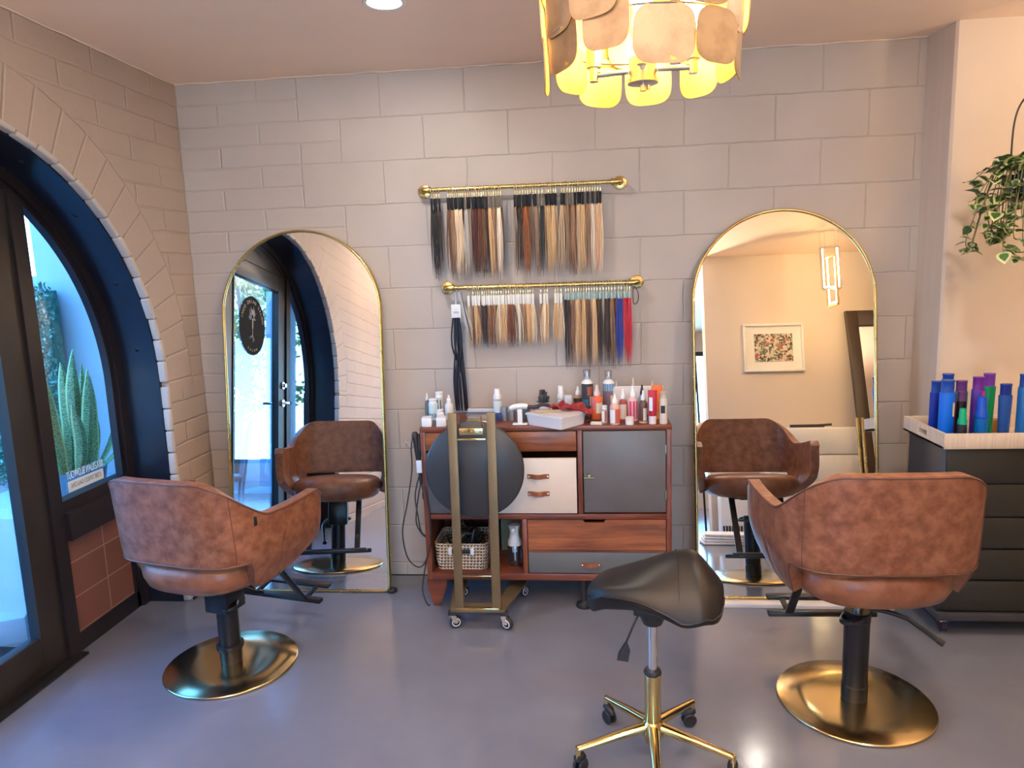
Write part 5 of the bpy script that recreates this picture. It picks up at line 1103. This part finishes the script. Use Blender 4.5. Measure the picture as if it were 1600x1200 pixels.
# ================================================================== CHANDELIER AND LAMPS
t = thing('chandelier', 'round chandelier of overlapping gold panels hanging from the ceiling', 'chandelier', (-.135, -1.80, 0))
rn = random.Random(6)
def rsq(w, h, e_=3.4, n_=36):
    out = []
    for k in range(n_):
        a = 2*PI*k/n_; out.append((w/2*math.copysign(abs(math.cos(a))**(2/e_), math.cos(a)), h/2*math.copysign(abs(math.sin(a))**(2/e_), math.sin(a))))
    return out
for tier, (zc, n_, rad0) in enumerate(((2.010, 11, .212), (2.095, 12, .216), (2.180, 11, .212), (2.265, 12, .216), (2.350, 11, .212))):
    for k in range(n_):
        a = 2*PI*(k+.5*(tier % 2)+rn.uniform(-.12, .12))/n_+.25; rad = rad0+(.006 if k % 2 else -.006); z = zc+rn.uniform(-.014, .014)
        if tier == 0 and k in (): continue
        w, h = rn.uniform(.098, .128), rn.uniform(.100, .122); b = MB(); out = rsq(w, h); cu = .8
        A = [b.bm.verts.new(((rad-.0012)*math.cos(x/rad*cu), (rad-.0012)*math.sin(x/rad*cu)/cu, y)) for x, y in out]; B_ = [b.bm.verts.new(((rad+.0012)*math.cos(x/rad*cu), (rad+.0012)*math.sin(x/rad*cu)/cu, y)) for x, y in out]
        b.bm.faces.new(A[::-1]); b.bm.faces.new(B_).material_index = 1
        for q in range(len(A)): b.bm.faces.new((A[q], A[(q+1) % len(A)], B_[(q+1) % len(A)], B_[q]))
        o = b.build('shade_panel', [M_CAPIZ, M_CAPO], t, (0, 0, z)); o.rotation_euler = (rn.uniform(-.04, .04), rn.uniform(-.05, .05), a)
b = MB()
for z in (2.05, 2.38): b.tube([(.207*math.cos(2*PI*k/48), .207*math.sin(2*PI*k/48), z) for k in range(48)], .0022, 6, closed=True)
for k in range(3): a = 2*PI*k/3; b.tube([(.03*math.cos(a), .03*math.sin(a), 2.38), (.207*math.cos(a), .207*math.sin(a), 2.38)], .003, 6)
b.build('shade_ring', M_NICKEL, t)
b = MB(); b.cyl((0, 0, 1.962), .030, .045, 28, bev=.001); b.lathe([(0, 1.949), (.034, 1.953), (.034, 1.962), (0, 1.963)], n=28); b.cyl((0, 0, 1.937), .007, .014, 14); b.cyl((.012, .004, 1.941), .004, .010, 10); b.build('hub', M_NICKEL, t)
b = MB(); b.cyl((0, 0, 2.0), .006, H-2.02, 12); b.cyl((0, 0, H-.03), .06, .03, 28); b.build('stem', M_NICKEL, t)
for k in range(4):
    a = R(14+90*k-20); d = Vector((math.cos(a), math.sin(a), 0))
    b = MB(); b.tube([d*.02+Vector((0, 0, 1.982)), d*.108+Vector((0, 0, 1.979))], .0065, 12); b.cyl(d*.108+Vector((0, 0, 1.965)), .010, .032, 16); b.lathe([(0, 1.995), (.0165, 1.995), (.0165, 2.052), (0, 2.052)], d*.108, 24); ar = b.build('arm', M_NICKEL, t)
    b = MB(); b.lathe([(0, 2.053), (.012, 2.054), (.015, 2.067), (.024, 2.092), (.027, 2.117), (.022, 2.139), (.010, 2.149), (0, 2.151)], d*.108, 20); b.build('bulb', M_BULB, ar)

def downlight(x, y, label):
    t = thing('ceiling_light', label, 'ceiling light', (x, y, H), 0, 'recessed ceiling lights')
    b = MB(); b.lathe([(.060, -.002), (.074, -.004), (.078, -.001), (.078, 0), (.060, 0)], n=40); b.build('trim_ring', M_WHITEP, t)
    b = MB(); b.lathe([(0, -.0025), (.061, -.0025), (.061, -.0005), (0, -.0005)], n=40); b.build('lens', M_LENS, t)
    l_ = bpy.data.lights.new('ceiling_lamp', 'AREA'); l_.shape = 'DISK'; l_.size = .12; l_.energy = POWER_DOWN; l_.color = (1, .90, .78); o = bpy.data.objects.new('ceiling_lamp', l_); COL.objects.link(o); o.parent = t; o.location = (0, 0, -.006)
downlight(-.955, -.835, 'round recessed ceiling light at the top edge of the photo')
downlight(-1.3, -2.7, 'added recessed ceiling light over the doorway side behind the camera')  # from here on, unseen downlights added to brighten the room
downlight(.95, -1.45, 'added recessed ceiling light above the right chair, out of view')
downlight(.1, -3.0, 'added recessed ceiling light nearest above the camera')
downlight(-1.0, -4.8, 'added recessed ceiling light at the rear of the salon, left')
downlight(1.0, -5.0, 'added recessed ceiling light at the rear of the salon, right')

def pendant(name, loc, rz, label, w=.135, h=.34, up=0, boost=1.):
    t = thing(name, label, 'pendant lamp', loc, rz); g_ = (w, h)
    for i, (ww, hh, zz, ra, yy) in enumerate(((w, h, 0, 0, 0), (w*.8, h*1.15, -.09, 1.0, .03))):
        q = Matrix.Rotation(ra, 3, 'Z'); b = MB()
        def pp(x, z): return q @ Vector((x, 0, z+zz))+Vector((0, yy, 0))
        for (a_, c_) in (((-ww/2, 0), (-ww/2, -hh)), ((ww/2, 0), (ww/2, -hh)), ((-ww/2, 0), (ww/2, 0)), ((-ww/2, -hh), (ww/2, -hh))): b.bar(pp(*a_), pp(*c_), .018, .018)
        b.build('frame', M_NICKEL if i == 0 else M_GOLD, t)
        b = MB()
        for (a_, c_) in (((-ww/2+.012, -.01), (-ww/2+.012, -hh+.01)), ((ww/2-.012, -.01), (ww/2-.012, -hh+.01)), ((-ww/2+.01, -hh+.012), (ww/2-.01, -hh+.012))): b.bar(pp(*a_), pp(*c_), .008, .022)
        b.build('led_strip', M_LED, t)
        b = MB()
        for s_ in (-1, 1): b.tube([pp(s_*ww/2, 0), Vector((pp(s_*ww/2, 0).x, pp(s_*ww/2, 0).y, H-loc[2]))], .0012, 5)
        b.build('cable', M_NICKEL, t)
    l_ = bpy.data.lights.new('pendant_light', 'POINT'); l_.energy = POWER_PENDANT*boost; l_.color = (1, .62, .25); l_.shadow_soft_size = .012; o = bpy.data.objects.new('pendant_light', l_); COL.objects.link(o); o.parent = t; o.location = (w/2-.012, .0, -.2)
    if up:  # extra upward lamp, added only to brighten the ceiling
        l_ = bpy.data.lights.new('ceiling_fill_light', 'AREA'); l_.shape = 'DISK'; l_.size = .16; l_.energy = up; l_.color = (1, .80, .62); o = bpy.data.objects.new('ceiling_fill_light', l_); COL.objects.link(o); o.parent = t; o.location = (0, 0, .02); o.rotation_euler = (PI, 0, 0)
pendant('pendant_lamp', (1.72, -2.65, 2.37), R(10), 'warm nested-rectangle pendant lamp reflected in the right mirror', boost=1.7)
pendant('pendant_lamp', (2.35, -1.25, 2.05), R(40), 'warm rectangle pendant lamp out to the right, lighting the plaster wall', up=POWER_UP*.4)

pendant('pendant_lamp', (-1.1, -3.75, 1.85), R(25), 'added pendant behind the camera near the arched door, put there to brighten the ceiling', up=POWER_UP)  # unseen pendant, made up as fill light for the ceiling
pendant('pendant_lamp', (.45, -3.85, 1.85), R(70), 'added pendant behind the camera by the facing wall end, put there to brighten the ceiling', up=POWER_UP)  # another invented pendant out of view, there to lift the ceiling light

# ================================================================== REFLECTED PART OF THE ROOM
t = thing('framed_picture', 'white framed print on the wall facing the mirrors', 'picture', (1.41, -3.298, 1.66))
b = MB()
for (x0, x1, z0, z1) in ((-.26, .26, .195, .215), (-.26, .26, -.215, -.195), (-.26, -.24, -.2, .2), (.24, .26, -.2, .2)): b.bx(x0, x1, 0, .024, z0, z1, .002)
b.build('frame', M_WHITEP, t); b = MB(); b.bx(-.24, .24, .002, .008, -.195, .195); b.build('mat', M_WHITEP, t)
m = P('abstract_print', (.5, .5, .5), .6); n = m.node_tree.nodes; l = m.node_tree.links; vo = n.new('ShaderNodeTexVoronoi'); vo.inputs['Scale'].default_value = 38; vo.feature = 'SMOOTH_F1'; nz = n.new('ShaderNodeTexNoise'); nz.inputs['Scale'].default_value = 30; nz.inputs['Detail'].default_value = 4; vo.inputs['Smoothness'].default_value = .3; tc_ = n.new('ShaderNodeTexCoord'); l.new(tc_.outputs['Object'], nz.inputs['Vector']); va = n.new('ShaderNodeVectorMath'); va.operation = 'MULTIPLY_ADD'; va.inputs[1].default_value = (.12, .12, .12); l.new(nz.outputs['Color'], va.inputs[0]); l.new(tc_.outputs['Object'], va.inputs[2]); l.new(va.outputs[0], vo.inputs['Vector']); c = n.new('ShaderNodeValToRGB'); c.color_ramp.interpolation = 'CONSTANT'
l.new(vo.outputs['Color'], c.inputs[0]); cols = [(0, (.03, .02, .02)), (.25, (.55, .45, .35)), (.42, (.04, .14, .08)), (.55, (.6, .52, .45)), (.68, (.30, .06, .05)), (.8, (.02, .02, .03))]
c.color_ramp.elements[0].color = (*cols[0][1], 1); c.color_ramp.elements[1].position = cols[1][0]; c.color_ramp.elements[1].color = (*cols[1][1], 1)
for pp_, cc in cols[2:]: e_ = c.color_ramp.elements.new(pp_); e_.color = (*cc, 1)
l.new(c.outputs[0], n['Principled BSDF'].inputs['Base Color']); b = MB(); b.bx(-.165, .165, .008, .010, -.125, .125); b.build('print', m, t)
t = thing('drawer_unit', 'white drawer unit against the wall facing the mirrors', 'cabinet', (1.60, -3.10, 0)); b = MB(); b.bx(-.36, .36, -.18, .17, .03, .93, .003); b.build('body', M_WHITEP, t)
for k in range(4): b = MB(); b.bx(-.35, .35, .17, .188, .05+k*.22, .26+k*.22, .002); b.build('drawer', M_WHITEP, t)
b = MB(); b.bar((-.15, .05, .945), (.12, .08, .945), .03, .015); b.bar((-.05, .0, .945), (.2, .02, .96), .02, .02); tag(b.build('styling_tools', M_BPLAST, None, (1.60, -3.10, 0)), 'black styling tools lying on the white drawer unit', 'styling tools')
t = thing('leaning_mirror', 'large dark-framed rectangular mirror leaning against the wall facing the salon chairs', 'mirror', (2.38, -2.98, 0)); t.rotation_euler = (R(8.5), 0, 0); b = MB()
for (x0, x1, z0, z1) in ((-.36, -.26, 0, 1.98), (.26, .36, 0, 1.98), (-.26, .26, 0, .12), (-.26, .26, 1.84, 1.98)): b.bx(x0, x1, 0, .04, z0, z1, .004)
b.build('frame', P('dark_espresso', (.035, .022, .015), .4), t); b = MB(); b.bx(-.26, .26, .012, .02, .12, 1.84); b.build('glass', M_MIRROR, t)
for x, lb in ((1.92, 'brass pole leaning left of the dark mirror'), (1.96, 'brass pole leaning next to the dark mirror')):
    b = MB(); b.tube([(x, -2.80, 0), (x+.01, -2.86, 1.0)], .013, 10); tag(b.build('brass_pole', M_BRASS), lb, 'pole')
t = thing('white_heater', 'white floor heater with a slotted grille behind the camera', 'heater', (.98, -3.08, 0)); b = MB(); b.bx(-.13, .18, -.1, .06, .02, .52, .01); b.build('body', M_WHITE, t); b = MB()
for k in range(12): b.bx(-.12+k*.024, -.106+k*.024, .06, .066, .06, .12)
b.build('grille', M_BPLAST, t)
b = MB()
for k in range(4): b.box((0, 0, .012+.021*k), (.42-.02*k, .26, .02), Matrix.Rotation(.05*k, 3, 'Z'), .008)
tag(b.build('folded_towels', P('white_towel', (.62, .63, .68), .9, var=.08, vscale=30, bump=.04), None, (.85, -2.78, 0)), 'folded white towels on the floor behind the camera', 'towels')
b = MB(); b.tube([(.72, -3.0, 0), (.70, -3.15, 1.6)], .009, 10); tag(b.build('black_pole', M_BLACK), 'thin black pole leaning by the end of the facing wall', 'pole')
